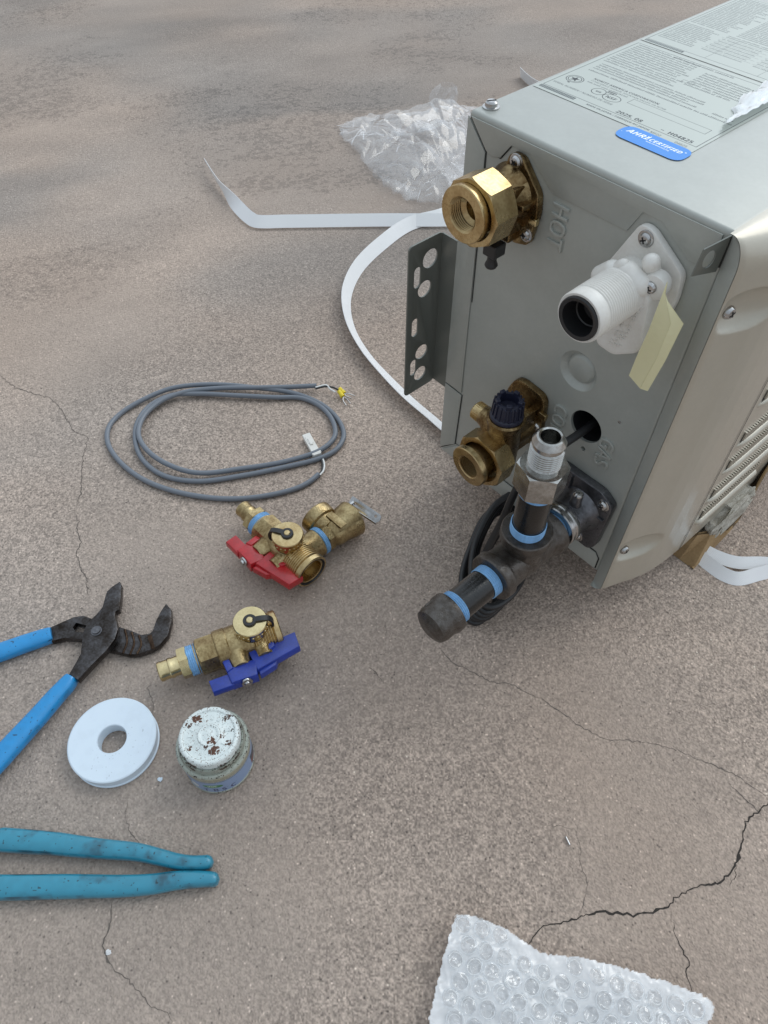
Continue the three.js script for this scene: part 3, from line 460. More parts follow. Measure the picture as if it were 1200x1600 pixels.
{ // white plastic filter body
  const F = plate([[0.1565, 0.3335], [0.1655, 0.3335], [0.1945, 0.3150], [0.1960, 0.2960], [0.1890, 0.2580], [0.1720, 0.2500], [0.1480, 0.2760], [0.1400, 0.2960]], 0.0002, 0.0062, 0.0011, [], 0.005);
  const Bd = plate([[0.1480, 0.3030], [0.1570, 0.3130], [0.1720, 0.3120], [0.1860, 0.3020], [0.1920, 0.2680], [0.1895, 0.2600], [0.1735, 0.2490], [0.1590, 0.2500], [0.1465, 0.2860]], 0.005, 0.0235, 0.0022, [], 0.004);
  const ax = V(0.1660, 0.2975, 0);
  const p = obj('filter_body', [F, Bd], M.whitePlastic, heater);
  p.userData.label = 'white plastic filter body with threaded outlet';
  obj('threaded_outlet', along(lat([[0, 0.016], [0.0172, 0.016], [0.0172, 0.030], ...threads(0.0172, 0.0009, 0.031, 0.056, 0.0021), [0.0170, 0.057], [0.0170, 0.0645], [0.0163, 0.066], [0.0148, 0.066], [0.0148, 0.046], [0, 0.046]], 56, 0.5), ax, OUT), M.whitePlastic, p);
  obj('seal_ring', along(lat([[0.0147, 0.0605], [0.0147, 0.0672], [0.0140, 0.0678], [0.0118, 0.0672], [0.0112, 0.063], [0.0100, 0.056], [0.0092, 0.0555], [0.0085, 0.050], [0.0035, 0.049], [0.003, 0.051], [0, 0.0515]], 44), ax, OUT), M.rubber, p);
  // rounded bosses and side wing
  obj('boss', [new THREE.CapsuleGeometry(0.0082, 0.010, 8, 24).rotateZ(1.25).translate(0.1715, 0.3085, 0.0225), new THREE.CapsuleGeometry(0.0056, 0.008, 8, 20).rotateX(0.5).translate(0.1770, 0.3175, 0.0150), along(lat([[0, 0], [0.0085, 0], [0.0095, 0.004], [0.0088, 0.009], [0.006, 0.010], [0, 0.010]], 24), V(0.1830, 0.3085, 0.011), V(0.15, -0.1, 1))], M.whitePlastic, p);
  obj('wing', [new THREE.CapsuleGeometry(0.0065, 0.010, 8, 20).rotateZ(-0.75).translate(0.1525, 0.3045, 0.0235), new THREE.CapsuleGeometry(0.0042, 0.012, 6, 16).rotateZ(-0.75).translate(0.1585, 0.3105, 0.0235), new THREE.CapsuleGeometry(0.0045, 0.007, 6, 16).rotateZ(-0.9).translate(0.1630, 0.3055, 0.0265)], M.whitePlastic, p);
  addScrew(p, 0.0043, V(0.1635, 0.3265, 0.0066), OUT, M.zinc, 0.5); addScrew(p, 0.0043, V(0.1835, 0.3085, 0.0212), V(0.15, -0.1, 1), M.zinc, 0.2);
  obj('washer', [washer(0.0056, V(0.1635, 0.3265, 0.0061), OUT)], M.zinc, p);
  // raised moulding marks too small to read
  const r = rng(9), mk = [], zf = 0.0236;
  for (let row = 0; row < 3; row++) for (let k = 0; k < 13; k++) { const x = 0.1785 - 0.0010 * k * 0.55 - row * 0.0034 + 0.0048, y = 0.2945 - k * 0.0028 - row * 0.0012; if (r() < 0.82 && !(row === 1 && k > 3 && k < 8)) { const w = 0.0017, hh = 0.0019 * (0.6 + 0.4 * r()); mk.push(new THREE.BoxGeometry(w, 0.00045, 0.0016).translate(x, y, zf)); if (r() < 0.7) mk.push(new THREE.BoxGeometry(0.00045, hh, 0.0016).translate(x - w / 2, y - hh / 2, zf)); if (r() < 0.55) mk.push(new THREE.BoxGeometry(0.00045, hh, 0.0016).translate(x + w / 2, y - hh / 2, zf)); } }
  mk.push(tube([V(0.1775, 0.2845, zf), V(0.1790, 0.2800, zf), V(0.1770, 0.2765, zf), V(0.1735, 0.2755, zf)], 0.0004, 16), tube([V(0.1700, 0.2800, zf), V(0.1715, 0.2745, zf), V(0.1745, 0.2725, zf), V(0.1740, 0.2650, zf)], 0.0004, 16));
  tag(obj('moulded_marking', mk, M.whitePlastic, p), null, null, null, 'stuff');
}
{ // cold water inlet: flange, upright valve body with a dark knob, drain screw and union
  const ax = V(0.1035, 0, 0.0350);
  const F = plate([[0.0780, 0.1430], [0.0850, 0.1590], [0.0930, 0.1620], [0.1150, 0.1595], [0.1195, 0.1530], [0.1215, 0.1130], [0.1080, 0.0960], [0.0860, 0.0980]], 0.0002, 0.0068, 0.0012, [], 0.005);
  const bodyY = along(lat([[0, 0], [0.013, 0], [0.0150, 0.004], [0.0150, 0.046], [0.0162, 0.049], [0.0166, 0.053], [0.0150, 0.0545], [0, 0.0545]], 44), V(ax.x, 0.0930, ax.z), UP);
  const p = obj('cold_inlet', [F, bodyY, along(lat([[0, 0], [0.0160, 0], [0.0135, 0.010], [0.0135, 0.034], [0, 0.034]], 36), V(0.1035, 0.1220, 0.004), OUT), box(0.006, 0.040, 0.024, 0.1120, 0.1270, 0.016, 0.001), cyl(V(ax.x - 0.004, 0.1130, ax.z - 0.004), OUT, 0.0160, 0.014), along(lat([[0, 0], [0.0135, 0], [0.0120, 0.012], [0.0088, 0.024], [0, 0.024]], 28), V(ax.x, 0.1310, ax.z), V(-1, 0.05, 0.02))], M.darkBrass, heater);
  p.userData.label = 'dark brass cold water inlet with dark blue knob and small brass drain screw';
  const ck = lat([[0, 0], [0.0150, 0], [0.0156, 0.002], [0.0150, 0.004], [0.0136, 0.005], [0.0126, 0.018], [0.0112, 0.0200], [0.0088, 0.0200], [0.0080, 0.012], [0, 0.011]], 40);
  const ribs = []; for (let i = 0; i < 18; i++) { const a = i / 18 * 2 * Math.PI; ribs.push(box(0.0022, 0.0145, 0.0020, 0, 0, 0, 0.0006).rotateZ(0.06).translate(0.0133, 0.0125, 0).rotateY(a)); }
  for (let i = 0; i < 5; i++) ribs.push(box(0.004, 0.004, 0.005, 0, 0, 0, 0.0008).translate(0.0104, 0.0212, 0).rotateY(i / 5 * 2 * Math.PI + 0.4));
  obj('knob', [ck, ...ribs].map((g) => g.clone().scale(0.93, 0.9, 0.93).translate(ax.x, 0.1472, ax.z)), M.knob, p);
  const dk = lat([[0.0040, -0.003], [0.0052, -0.002], [0.0052, 0.001], [0.0078, 0.0012], [0.0082, 0.002], [0.0082, 0.0095], [0.0074, 0.0105], [0, 0.0105]], 30);
  const kn = []; for (let i = 0; i < 26; i++) kn.push(new THREE.BoxGeometry(0.0007, 0.0075, 0.0009).translate(0.0082, 0.0058, 0).rotateY(i / 26 * 6.2832));
  obj('drain_screw', [dk, ...kn].map((g) => along(g, V(ax.x - 0.0225, 0.1322, ax.z + 0.0006), V(-1, 0.05, 0.02))), M.brass, p);
  const u = V(0.1015, 0.1075, 0);
  obj('union_nut', along(nut(0.0238, 0.0180, 0.0198, 0.15, 8, 0.6, 1.02), V(u.x, u.y, 0.0420), OUT), M.brass, p);
  obj('nut_thread', along(lat([[0.0194, 0.004], ...threads(0.0194, -0.0008, 0.004, 0.018, 0.0016)], 40), V(u.x, u.y, 0.0420), OUT), M.brass, p);
  obj('tailpiece', along(lat([[0.0150, 0], [0.0165, 0.001], [0.0165, 0.0130], [0.0187, 0.0135], [0.0195, 0.0142], [0.0195, 0.0188], [0.0188, 0.0195], [0.0118, 0.0196], [0.0108, 0.0188], ...threads(0.0108, -0.0010, 0.006, 0.0186, 0.0018).reverse(), [0.0098, 0.005], [0.0098, 0.001], [0, 0.0005]], 52, 0.5), V(u.x - 0.0035, u.y - 0.0030, 0.0500), V(-0.05, -0.05, 1)), M.brass, p);
  addScrew(p, 0.0043, V(0.1160, 0.1265, 0.0070), OUT, M.zinc, 0.6);
  obj('clip', box(0.008, 0.006, 0.004, 0.1205, 0.1420, 0.0072, 0.0008), M.castBrass, p);
}
{ // gas inlet and the pipe assembly screwed onto it
  const F = plate([[0.1435, 0.0340], [0.1435, 0.1000], [0.1500, 0.1065], [0.1945, 0.1065], [0.2070, 0.0985], [0.2075, 0.0905], [0.2045, 0.0400], [0.1985, 0.0315]], 0.0002, 0.0085, 0.0012, [], 0.004);
  const g = V(0.1775, 0.0715, 0);
  const p = obj('gas_inlet', [F, along(lat([[0, 0.006], [0.0240, 0.007], [0.0205, 0.013], [0.0185, 0.018], [0.0180, 0.030], [0, 0.030]], 48), g, OUT), along(lat([[0, 0], [0.0072, 0], [0.0050, 0.012], [0.0046, 0.022], [0, 0.022]], 24), V(0.1790, 0.0800, 0.0195), V(0.05, 1, 0.05)), box(0.028, 0.0016, 0.003, 0.1900, 0.0790, 0.0092, 0.0006), box(0.0016, 0.030, 0.003, 0.1640, 0.0900, 0.0092, 0.0006)], M.dieCast, heater);
  p.userData.label = 'dark die cast gas inlet flange with test nipple';
  obj('inlet_collar', along(lat([[0.0165, 0.0285], [0.0196, 0.0290], [0.0200, 0.0300], [0.0200, 0.0330], [0.0192, 0.0340], [0.0192, 0.0352], [0.0200, 0.0360], [0.0200, 0.0385], [0.0192, 0.0395], [0.015, 0.0395]], 52, 0.5), g, OUT), M.zinc, p);
  obj('test_nipple', [along(screwGeo(0.0044, 0.003), V(0.1802, 0.1018, 0.0206), V(0.05, 1, 0.05))], M.zinc, p);
  addScrew(p, 0.0046, V(0.1990, 0.0955, 0.0087), OUT, M.zinc, 0.5); addScrew(p, 0.0046, V(0.1855, 0.0390, 0.0087), OUT, M.zinc, 0.1);
  for (const [a, b] of [[0.1990, 0.0955], [0.1855, 0.0390]]) obj('washer', washer(0.0060, V(a, b, 0.0083), OUT), M.zinc, p);
  // tee
  const zc = 0.0830, mouth = (s) => [[0.0140, s], [0.0134, s + 0.0055], [0.0203, s + 0.0055], [0.0212, s + 0.0045], [0.0214, s - 0.003], [0.0204, s - 0.0045], [0.0188, s - 0.0065]];
  const run = lat([...mouth(0.0325), [0.0180, 0.012], [0.0184, 0], [0.0180, -0.012], ...mouth(0.0325).reverse().map(([r, y]) => [r, -y])], 56, 0.7);
  const branch = lat([[0, 0], [0.0184, 0], [0.0182, 0.015], ...mouth(0.0290).reverse(), [0, 0.0285]], 56, 0.7);
  const t = obj('gas_pipe_assembly', [along(run, V(g.x, g.y, zc), OUT), along(branch, V(g.x, g.y, zc), UP), new THREE.SphereGeometry(0.0192, 32, 20).translate(g.x, g.y, zc)], M.iron, heater);
  t.userData.label = 'black iron gas pipe tee with capped drip leg and shiny flare fitting';
  const seal = (c, d, r, h) => along(lat([[r - 0.0012, 0], ...threads(r, 0.0007, 0.0005, h, 0.0018), [r - 0.001, h]], 44, 0.5), c, d);
  obj('thread_sealant', seal(V(g.x, g.y, zc - 0.0445), OUT, 0.0143, 0.009), M.sealant, t);
  obj('thread_sealant', seal(V(g.x, g.y, zc + 0.0355), OUT, 0.0143, 0.0105), M.sealant, t);
  obj('thread_sealant', seal(V(g.x, g.y, 0.1585), OUT, 0.0143, 0.0105), M.sealant, t);
  obj('thread_sealant', seal(V(g.x, g.y + 0.0310, zc), UP, 0.0145, 0.0115), M.sealant, t);
  obj('thread_sealant', seal(V(g.x, g.y + 0.0810, zc), UP, 0.0143, 0.0065), M.sealant, t);
  obj('pipe_nipple', along(lat([[0.0130, 0], [0.0132, 0.008], [0.0134, 0.011], [0.0134, 0.036], [0.0132, 0.039], [0.013, 0.046]], 48), V(g.x, g.y, 0.1215), OUT), M.blackPipe, t);
  obj('pipe_nipple', along(lat([[0.0130, 0], [0.0132, 0.008], [0.0134, 0.011], [0.0134, 0.044], [0.0132, 0.047], [0.013, 0.054]], 48), V(g.x, g.y + 0.0330, zc), UP), M.blackPipe, t);
  obj('pipe_cap', [along(lat([[0.0148, 0.0005], [0.0184, 0], [0.0188, 0.0010], [0.0188, 0.0065], [0.0178, 0.0085], [0.0173, 0.0100], [0.0173, 0.0185], [0.0160, 0.0225], [0.0110, 0.0248], [0, 0.0256]], 56).scale(0.93, 1, 0.93), V(g.x, g.y, 0.1665), OUT), box(0.0028, 0.0340, 0.0115, g.x, g.y, 0.1780, 0.001).translate(-g.x, -g.y, 0).rotateZ(0.9).translate(g.x, g.y, 0)], M.iron, t);
  const fb = g.y + 0.0880;
  obj('flare_fitting', [along(nut(0.0170, 0.0250, 0, 0.86, 6, 0.45, 1.02), V(g.x, fb, zc), UP), along(lat([[0.0126, 0.0280], [0.0126, 0.0310], [0.0114, 0.0325], ...threads(0.0127, 0.0010, 0.0330, 0.0470, 0.0021), [0.0113, 0.0480], [0.0113, 0.0500], [0.0123, 0.0508], [0.0123, 0.0525], [0.0098, 0.0570], [0.0084, 0.0578], [0.0072, 0.0572], [0.0070, 0.030], [0, 0.029]], 52, 0.45), V(g.x, fb - 0.0034, zc), UP)], M.galv, t);
}

// masking tape hanging on the white fitting
{
  const pt = (x, y, z) => hx(x, y, z), t = 0.0004;
  const sheet = (q) => { const n = q[1].clone().sub(q[0]).cross(q[2].clone().sub(q[0])).normalize().multiplyScalar(t); return [q, q.map((p) => p.clone().add(n))]; };
  const A = [0.1930, 0.3180, 0.0215], rowsA = [[A, [0.1952, 0.3110, 0.0235]], [[0.1958, 0.2870, 0.0300], [0.2080, 0.2990, 0.0300]], [[0.1948, 0.2660, 0.0320], [0.2085, 0.2740, 0.0330]], [[0.1945, 0.2505, 0.0330], [0.2055, 0.2475, 0.0345]]].map((r) => r.map((p) => pt(...p)));
  const flap = [[[0.1954, 0.3108, 0.0236], [0.1985, 0.3080, 0.0245]], [[0.2082, 0.2992, 0.0301], [0.2145, 0.3015, 0.0275]], [[0.2087, 0.2742, 0.0331], [0.2135, 0.2735, 0.0310]], [[0.2057, 0.2474, 0.0346], [0.2105, 0.2475, 0.0330]]].map((r) => r.map((p) => pt(...p)));
  const two = (r) => { const n = heater.localToWorld(V(-0.3, 0.1, 1)).sub(heater.localToWorld(V(0, 0, 0))).normalize().multiplyScalar(-t); const a = gridGeo(r), b = gridGeo(r.map((q) => q.map((p) => p.clone().add(n)))); return [a, b]; };
  const o = obj('paper_tape', [...two(rowsA), ...two(flap)], M.tape);
  tag(o, 'folded strip of pale yellow tape hanging from the white filter body', 'tape');
}

// ---------------------------------------------------------------- power cord from the case hole, coiled below the gas pipe
{
  const end = [[0.158, 0.150, -0.06], [0.157, 0.147, -0.004], [0.151, 0.137, 0.028], [0.143, 0.112, 0.052], [0.140, 0.062, 0.066], [0.136, 0.010, 0.080]].map((p) => hx(...p));
  const far = V([[0.1275,-0.4802]][0][0], 0.02, [[0.1275,-0.4802]][0][1]), near = V([[0.0889,-0.3545]][0][0], 0.006, [[0.0889,-0.3545]][0][1]);
  const mid = far.clone().lerp(near, 0.5), dir = far.clone().sub(near).setY(0), len = dir.length() / 2, d = dir.clone().normalize(), s = V(-d.z, 0, d.x), r = rng(33), pts = [...end];
  for (let k = 0; k < 6; k++) for (let i = 0; i < 10; i++) {
    const a = (i / 10) * 2 * Math.PI + 0.5, e = 1 + 0.06 * (r() - 0.5) - 0.02 * k, w = 0.019 + 0.0035 * (k % 3) + 0.002 * (r() - 0.5);
    pts.push(mid.clone().addScaledVector(d, Math.cos(a) * len * e).addScaledVector(s, Math.sin(a) * w - 0.004 + 0.002 * k).setY(0.0045 + k * 0.0052 + 0.012 * Math.max(0, Math.cos(a)) * (1 + 0.3 * k) + 0.001 * r()));
  }
  const o = obj('power_cord', tube(pts, 0.0036, 620, false, 10), M.rubber);
  tag(o, 'black power cord coming out of the heater and coiled beneath the gas pipe', 'power cord');
}

// ---------------------------------------------------------------- isolation valves
function isoValve(name, label, x, z, turn, opt) {
  const X = V(1, 0, 0), T = thing(name, label, 'valve', x, opt.y, z, turn);
  const v = new THREE.Group(); v.rotation.x = 0; T.add(v); T.remove(v);
  const st = V(0, Math.sin(opt.tilt), Math.cos(opt.tilt));
  obj('valve_body', [
    along(lat([[0, 0.034], [0.0140, 0.034], [0.0140, 0.036], ...(opt.hex ? [] : [[0.0165, 0.037]]), [0.0160, 0.038], [0.0160, 0.053], [0.0180, 0.0535], [0.0186, 0.0545], [0.0186, 0.0640], [0.0180, 0.0650], [0.0182, 0.0720], [0.0172, 0.0860], [0.0150, 0.0880], [0, 0.088]], 44, 0.45), V(0, 0, 0), X),
    along(nut(0.0160, 0.0160, 0, 0.4, 8, 0.5, 1.02), V(0.0375, 0, 0), X),
    along(lat([[0, 0], [0.0125, 0], [0.0115, 0.020], [0.0115, 0.0285], [0, 0.0285]], 36), V(opt.cap, 0, 0), UP),
    along(lat([[0, 0], [0.0135, 0.010], [0.0100, 0.0185], [0.0088, 0.0260], [0.0080, 0.0270], [0, 0.0270]], 32), V(opt.stem, 0, 0), st),
    along(lat([[0, 0], [0.0120, 0.010], [0.0085, 0.0185], [0.0080, 0.0250], [0, 0.0252]], 32), V(opt.cap + 0.004, 0, 0), st),
  ], M.castBrass, T);
  // crimp fitting at the tail, thread sealant, big male thread
  obj('crimp_fitting', [along(lat([[0.0070, 0.0004], [0.0078, 0], [0.0090, 0.0008], [0.0092, 0.0030], [0.0088, 0.0045], [0.0088, 0.0095], [0.0094, 0.0105], [0.0094, 0.0125], [0.0089, 0.0135], [0.0089, 0.0200], [0, 0.020], [0, 0.006], [0.0066, 0.006], [0.0070, 0.0004]], 40, 0.5), V(0, 0, 0), X), along(nut(0.0128, 0.0085, 0, 0.2, 6, 0.4), V(0.0195, 0, 0), X)], opt.tail, T);
  obj('thread_sealant', along(lat([[0.0120, 0.0265], ...threads(0.0142, 0.0006, 0.0275, 0.0355, 0.0018), [0.0140, 0.0358], [0.012, 0.036]], 40, 0.5), V(0, 0, 0), X), M.sealant, T);
  obj('threaded_end', along(lat([[0, 0.082], [0.0168, 0.082], [0.0168, 0.0865], ...threads(0.0186, 0.0012, 0.0870, 0.1060, 0.0024), [0.0186, 0.1075], [0.0183, 0.1120], [0.0176, 0.1128], [0.0164, 0.1128], [0.0158, 0.1105], [0.0150, 0.1105], [0.0138, 0.1115], [0.0128, 0.1110], [0.0120, 0.1020], [0.0112, 0.094], [0, 0.092]], 56, 0.45), V(0, 0, 0), X), M.brass, T);
  obj('end_gasket', along(lat([[0.0157, 0.1100], [0.0164, 0.1126], [0.0158, 0.1130], [0.0149, 0.1118], [0.0149, 0.1100]], 44), V(0, 0, 0), X), M.rubber, T);
  // drain port cap with its rubber leash
  const up = UP.clone(), cb = V(opt.cap, 0, 0).addScaledVector(up, 0.0180);
  const knurl = []; for (let i = 0; i < 22; i++) knurl.push(new THREE.SphereGeometry(0.0011, 8, 6).translate(0.0151, 0.0066, 0).rotateY(i / 22 * 6.2832));
  const cap = obj('drain_cap', [lat([[0.0135, -0.002], [0.0142, -0.001], [0.0142, 0.0042], [0.0150, 0.0050], [0.0155, 0.0080], [0.0155, 0.0112], [0.0149, 0.0122], [0, 0.0124]], 48, 0.5), ...knurl, lat([[0.0032, 0.012], [0.0032, 0.0145], [0.0026, 0.0152], [0, 0.0154]], 20)].map((g) => along(g, cb, up)), opt.capMat, T);
  const ct = cb.clone().addScaledVector(up, 0.0134), dr = opt.leash, path = [ct.clone().addScaledVector(dr, 0.0035), ct.clone().addScaledVector(dr, 0.011), ct.clone().addScaledVector(dr, 0.0170).addScaledVector(up, -0.0022), ct.clone().addScaledVector(dr, 0.0195).addScaledVector(up, -0.009), ct.clone().addScaledVector(dr, 0.0178).addScaledVector(up, -0.0165), cb.clone().addScaledVector(dr, 0.0130).addScaledVector(up, -0.0035)];
  obj('cap_leash', [ribbon(path.map((p) => [p.x, p.y, p.z]), 0.0050, 0.0018, 30, () => up.clone().cross(dr)), along(lat([[0.0034, 0], [0.0060, 0], [0.0062, 0.001], [0.0058, 0.0019], [0.0034, 0.0019], [0.0034, 0]], 28), ct.clone().addScaledVector(up, -0.0009), up), along(lat([[0.0117, -0.0012], [0.0135, -0.0010], [0.0135, 0.0010], [0.0117, 0.0012]], 36), cb.clone().addScaledVector(up, -0.0025), up)], M.rubber, T);
  // handle: pressed plate with two raised grips, flange edges and a hub
  const q = new THREE.Quaternion().setFromRotationMatrix(new THREE.Matrix4().makeBasis(X, st.clone().cross(X), st)), hb = V(opt.stem, 0, 0).addScaledVector(st, 0.0390);
  // seen from above: x along the valve, second value outwards along the stem
  const S = (p, y0, y1, b = 0.0012) => slab(p.map(([a, c]) => [a * 0.94, (c - 0.008) * 1.12 + 0.0260]), y0, y1, b);
  const hg = [S([[-0.0330, 0.0106], [-0.0120, 0.0108], [-0.0115, 0.0222], [-0.0320, 0.0220]], -0.0050, 0.0030), S([[-0.0150, 0.0050], [-0.0085, 0.0070], [0.0110, 0.0075], [0.0140, 0.0100], [0.0110, 0.0222], [-0.0100, 0.0212], [-0.0135, 0.0215]], -0.0075, 0.0052), S([[-0.0160, -0.0010], [-0.0095, -0.0030], [-0.0080, 0.0090], [-0.0145, 0.0110]], -0.0055, 0.0065),
    S([[0.0095, -0.0020], [0.0580, -0.0040], [0.0572, 0.0108], [0.0125, 0.0180]], -0.0050, 0.0048, 0.0014), S([[0.0190, -0.0100], [0.0250, -0.0130], [0.0330, -0.0115], [0.0370, -0.0050], [0.0350, 0.0035], [0.0280, 0.0060], [0.0195, 0.0030]], -0.0040, 0.0070, 0.0016), S([[0.0130, 0.0135], [0.0340, 0.0125], [0.0300, 0.0178], [0.0135, 0.0215]], -0.0065, 0.0015, 0.0010)];
  const h = obj('handle', hg.map((g) => g.rotateX(opt.roll ?? 0).rotateY(opt.swing ?? 0).applyQuaternion(new THREE.Quaternion().setFromAxisAngle(X, -opt.tilt)).translate(opt.stem, 0, 0)), opt.color, T);
  obj('handle_screw', [along(lat([[0, 0.003], [0.0052, 0.003], [0.0050, 0.0044], [0.0030, 0.0048], [0.0028, 0.0066], [0, 0.0068]], 12), hb, st)], M.zinc, h);
  return T;
}
const redV = isoValve('isolation_valve', 'brass isolation valve with red handle and pressure relief branch, below the grey cable', -0.1490, -0.4845, THREE.MathUtils.degToRad(-45.8), { y: 0.0215, tilt: 0.12, cap: 0.0790, stem: 0.0590, color: M.red, tail: M.castBrass, capMat: M.brass, leash: V(-0.85, 0, 0.45).normalize() });
{ // pressure relief branch on the red valve
  const Z = V(0, -0.06, -1).normalize(), c = V(0.0875, 0, 0.0120);
  const rv = obj('relief_valve', [along(lat([[0, 0.046], [0.0130, 0.046], [0.0128, 0.055], [0.0150, 0.058], [0.0165, 0.062], [0.0168, 0.072], [0.0178, 0.074], [0.0196, 0.086], [0.0200, 0.088], [0.0190, 0.0895], [0, 0.0895]], 44, 0.5), c, Z), along(lat([[0, 0], [0.0150, 0.004], [0.0150, 0.014], [0.0176, 0.0155], [0.0182, 0.018], [0.0182, 0.026], [0.0172, 0.0275], [0.0140, 0.0275], [0.0135, 0.015], [0, 0.015]], 44, 0.5), V(0.0875, -0.003, -0.0480), V(-1, 0.15, 0)), along(nut(0.0132, 0.0075, 0, 0.1, 6, 0.5), V(0.0875, -0.002, -0.0345), Z)], M.castBrass, redV);
  obj('branch_neck', along(lat([[0, 0], [0.0165, 0], [0.0160, 0.020], [0.0142, 0.030], [0.0152, 0.040], [0, 0.041]], 40), c, Z), M.castBrass, redV);
  obj('thread_sealant', along(lat([[0.0120, 0.0405], ...threads(0.0152, 0.0006, 0.0410, 0.0460, 0.0018), [0.012, 0.0465]], 40, 0.5), c, Z), M.sealant, redV);
  obj('name_plate', box(0.0230, 0.0014, 0.0080, 0.0895, 0.0142, -0.0535, 0.0004).rotateX(0), M.castBrass, rv);
  const lev = plate([[-0.0045, -0.0055], [0.0340, -0.0045], [0.0365, -0.0020], [0.0365, 0.0025], [0.0340, 0.0050], [-0.0045, 0.0060]], -0.0007, 0.0007, 0.0003, [circ(0.003, 0, 0.0012), circ(0.030, 0.0008, 0.0014)], 0.0015);
  const lv = obj('relief_lever', [lev.clone().rotateX(-0.9).rotateY(0.12).translate(0.0800, 0.0060, -0.0850), box(0.003, 0.005, 0.010, 0.0800, 0.0050, -0.0815, 0.0005), box(0.036, 0.0030, 0.0010, 0.0165, -0.0035, 0.0042, 0.0004).rotateY(0.12).translate(0.0800, 0.0060, -0.0850)], M.zinc, redV);
}
isoValve('isolation_valve_001', 'brass isolation valve with blue handle lying left of the red handled one', -0.2012, -0.2963, THREE.MathUtils.degToRad(23.3), { y: 0.0215, tilt: 0.10, cap: 0.0890, stem: 0.0700, color: M.blue, tail: M.paleBrass, capMat: M.paleBrass, leash: V(0.97, 0, 0.2).normalize() });

// ---------------------------------------------------------------- tongue and groove pliers with blue grips
{
  const top = [[-0.2589,-0.3954],[-0.2564,-0.3909],[-0.2536,-0.3756],[-0.2525,-0.3635],[-0.2554,-0.3614],[-0.2549,-0.3565],[-0.2517,-0.3503],[-0.2489,-0.3421],[-0.2494,-0.332],[-0.2544,-0.3205],[-0.2643,-0.3057],[-0.2732,-0.2907],[-0.2828,-0.2966],[-0.28,-0.3069],[-0.2776,-0.3169],[-0.2796,-0.3294],[-0.2809,-0.3394],[-0.2793,-0.3489],[-0.2734,-0.3579],[-0.2693,-0.3663],[-0.2694,-0.3785],[-0.2691,-0.3839],[-0.2654,-0.3894]];
  const low = [[-0.2119,-0.3755],[-0.2057,-0.3689],[-0.2029,-0.3565],[-0.2037,-0.3406],[-0.2096,-0.3302],[-0.217,-0.3252],[-0.2275,-0.3209],[-0.2362,-0.3203],[-0.257,-0.3252],[-0.2785,-0.3342],[-0.2842,-0.3362],[-0.3014,-0.3376],[-0.3119,-0.3342],[-0.3183,-0.3485],[-0.3074,-0.3552],[-0.2979,-0.3604],[-0.2889,-0.3621],[-0.2801,-0.3589],[-0.2662,-0.3547],[-0.252,-0.3499],[-0.2394,-0.3458],[-0.2292,-0.3413],[-0.2214,-0.3426],[-0.2192,-0.3458],[-0.2182,-0.3565],[-0.2154,-0.3674]];
  const hole = [[-0.297,-0.3485],[-0.2946,-0.3554],[-0.2742,-0.3499],[-0.2743,-0.3403],[-0.2839,-0.3423],[-0.2923,-0.343]];
  const gA = ((w) => [[-0.2812,-0.2952],[-0.2846,-0.2884],[-0.2909,-0.278],[-0.3013,-0.259],[-0.3141,-0.2373],[-0.3265,-0.2165],[-0.344,-0.1904]].map((p, i) => [p[0], p[1], w[i]]))([0.0062,0.0074,0.0080,0.0086,0.0092,0.0095,0.0098]);
  const gB = ((w) => [[-0.3136,-0.3423],[-0.3201,-0.3396],[-0.3362,-0.3329],[-0.3572,-0.3236],[-0.3885,-0.3112],[-0.4247,-0.2984]].map((p, i) => [p[0], p[1], w[i]]))([0.0075,0.0082,0.0087,0.0092,0.0097,0.0101]);
  const t = thing('tongue_and_groove_pliers', 'open adjustable pliers with dark steel jaws and bright blue grips', 'pliers');
  const teeth = []; const a = top[2], b = top[4];
  for (let i = 0; i < 9; i++) { const k = i / 9; teeth.push(box(0.0014, 0.0080, 0.0011, mix(top[1][0], top[3][0], k) - 0.0006, 0.0138, mix(top[1][1], top[3][1], k), 0.0003)); }
  const uj = obj('upper_jaw', [slab(top, 0.0095, 0.0180, 0.0012), ...teeth], M.plierSteel, t);
  const lj = obj('lower_jaw', [slab(low, 0.0018, 0.0095, 0.0012, [hole])], M.plierSteel, t);
  const gr = []; [[197, 983, 195, 1022], [207, 986, 205, 1023], [218, 992, 217, 1022]].forEach(() => 0);
  const rv = [[-0.2684,-0.3402]][0];
  obj('rivet', lat([[0.0052, 0], [0.0050, 0.0006], [0.0042, 0.0008], [0.0038, 0.0022], [0, 0.0028]], 28).translate(rv[0], 0.0180, rv[1]), M.dieCast, uj);
  const ridge = [[-0.2456,-0.3463],[-0.242,-0.3215],[-0.2384,-0.3436],[-0.2352,-0.3201],[-0.231,-0.3401],[-0.2288,-0.3208],[-0.2232,-0.3401],[-0.2168,-0.3261]];
  obj('tongue_ridge', [0, 2, 4].map((i) => tube([V(ridge[i][0], 0.0094, ridge[i][1]), V((ridge[i][0] + ridge[i + 1][0]) / 2 + 0.003, 0.0094, (ridge[i][1] + ridge[i + 1][1]) / 2), V(ridge[i + 1][0], 0.0094, ridge[i + 1][1])], 0.0011, 12)), M.rustSteel, lj);
  obj('worn_band', slab([ridge[6], [ridge[6][0] + 0.004, ridge[6][1] - 0.001], [ridge[7][0] + 0.004, ridge[7][1]], ridge[7]], 0.0090, 0.0100, 0.0003), M.rustSteel, lj);
  obj('grip', handleGeo(gA, 0.0050, 0.0195, false), M.gripBlue, t); obj('grip', handleGeo(gB, 0.0008, 0.0140, false), M.gripBlue, t);
}
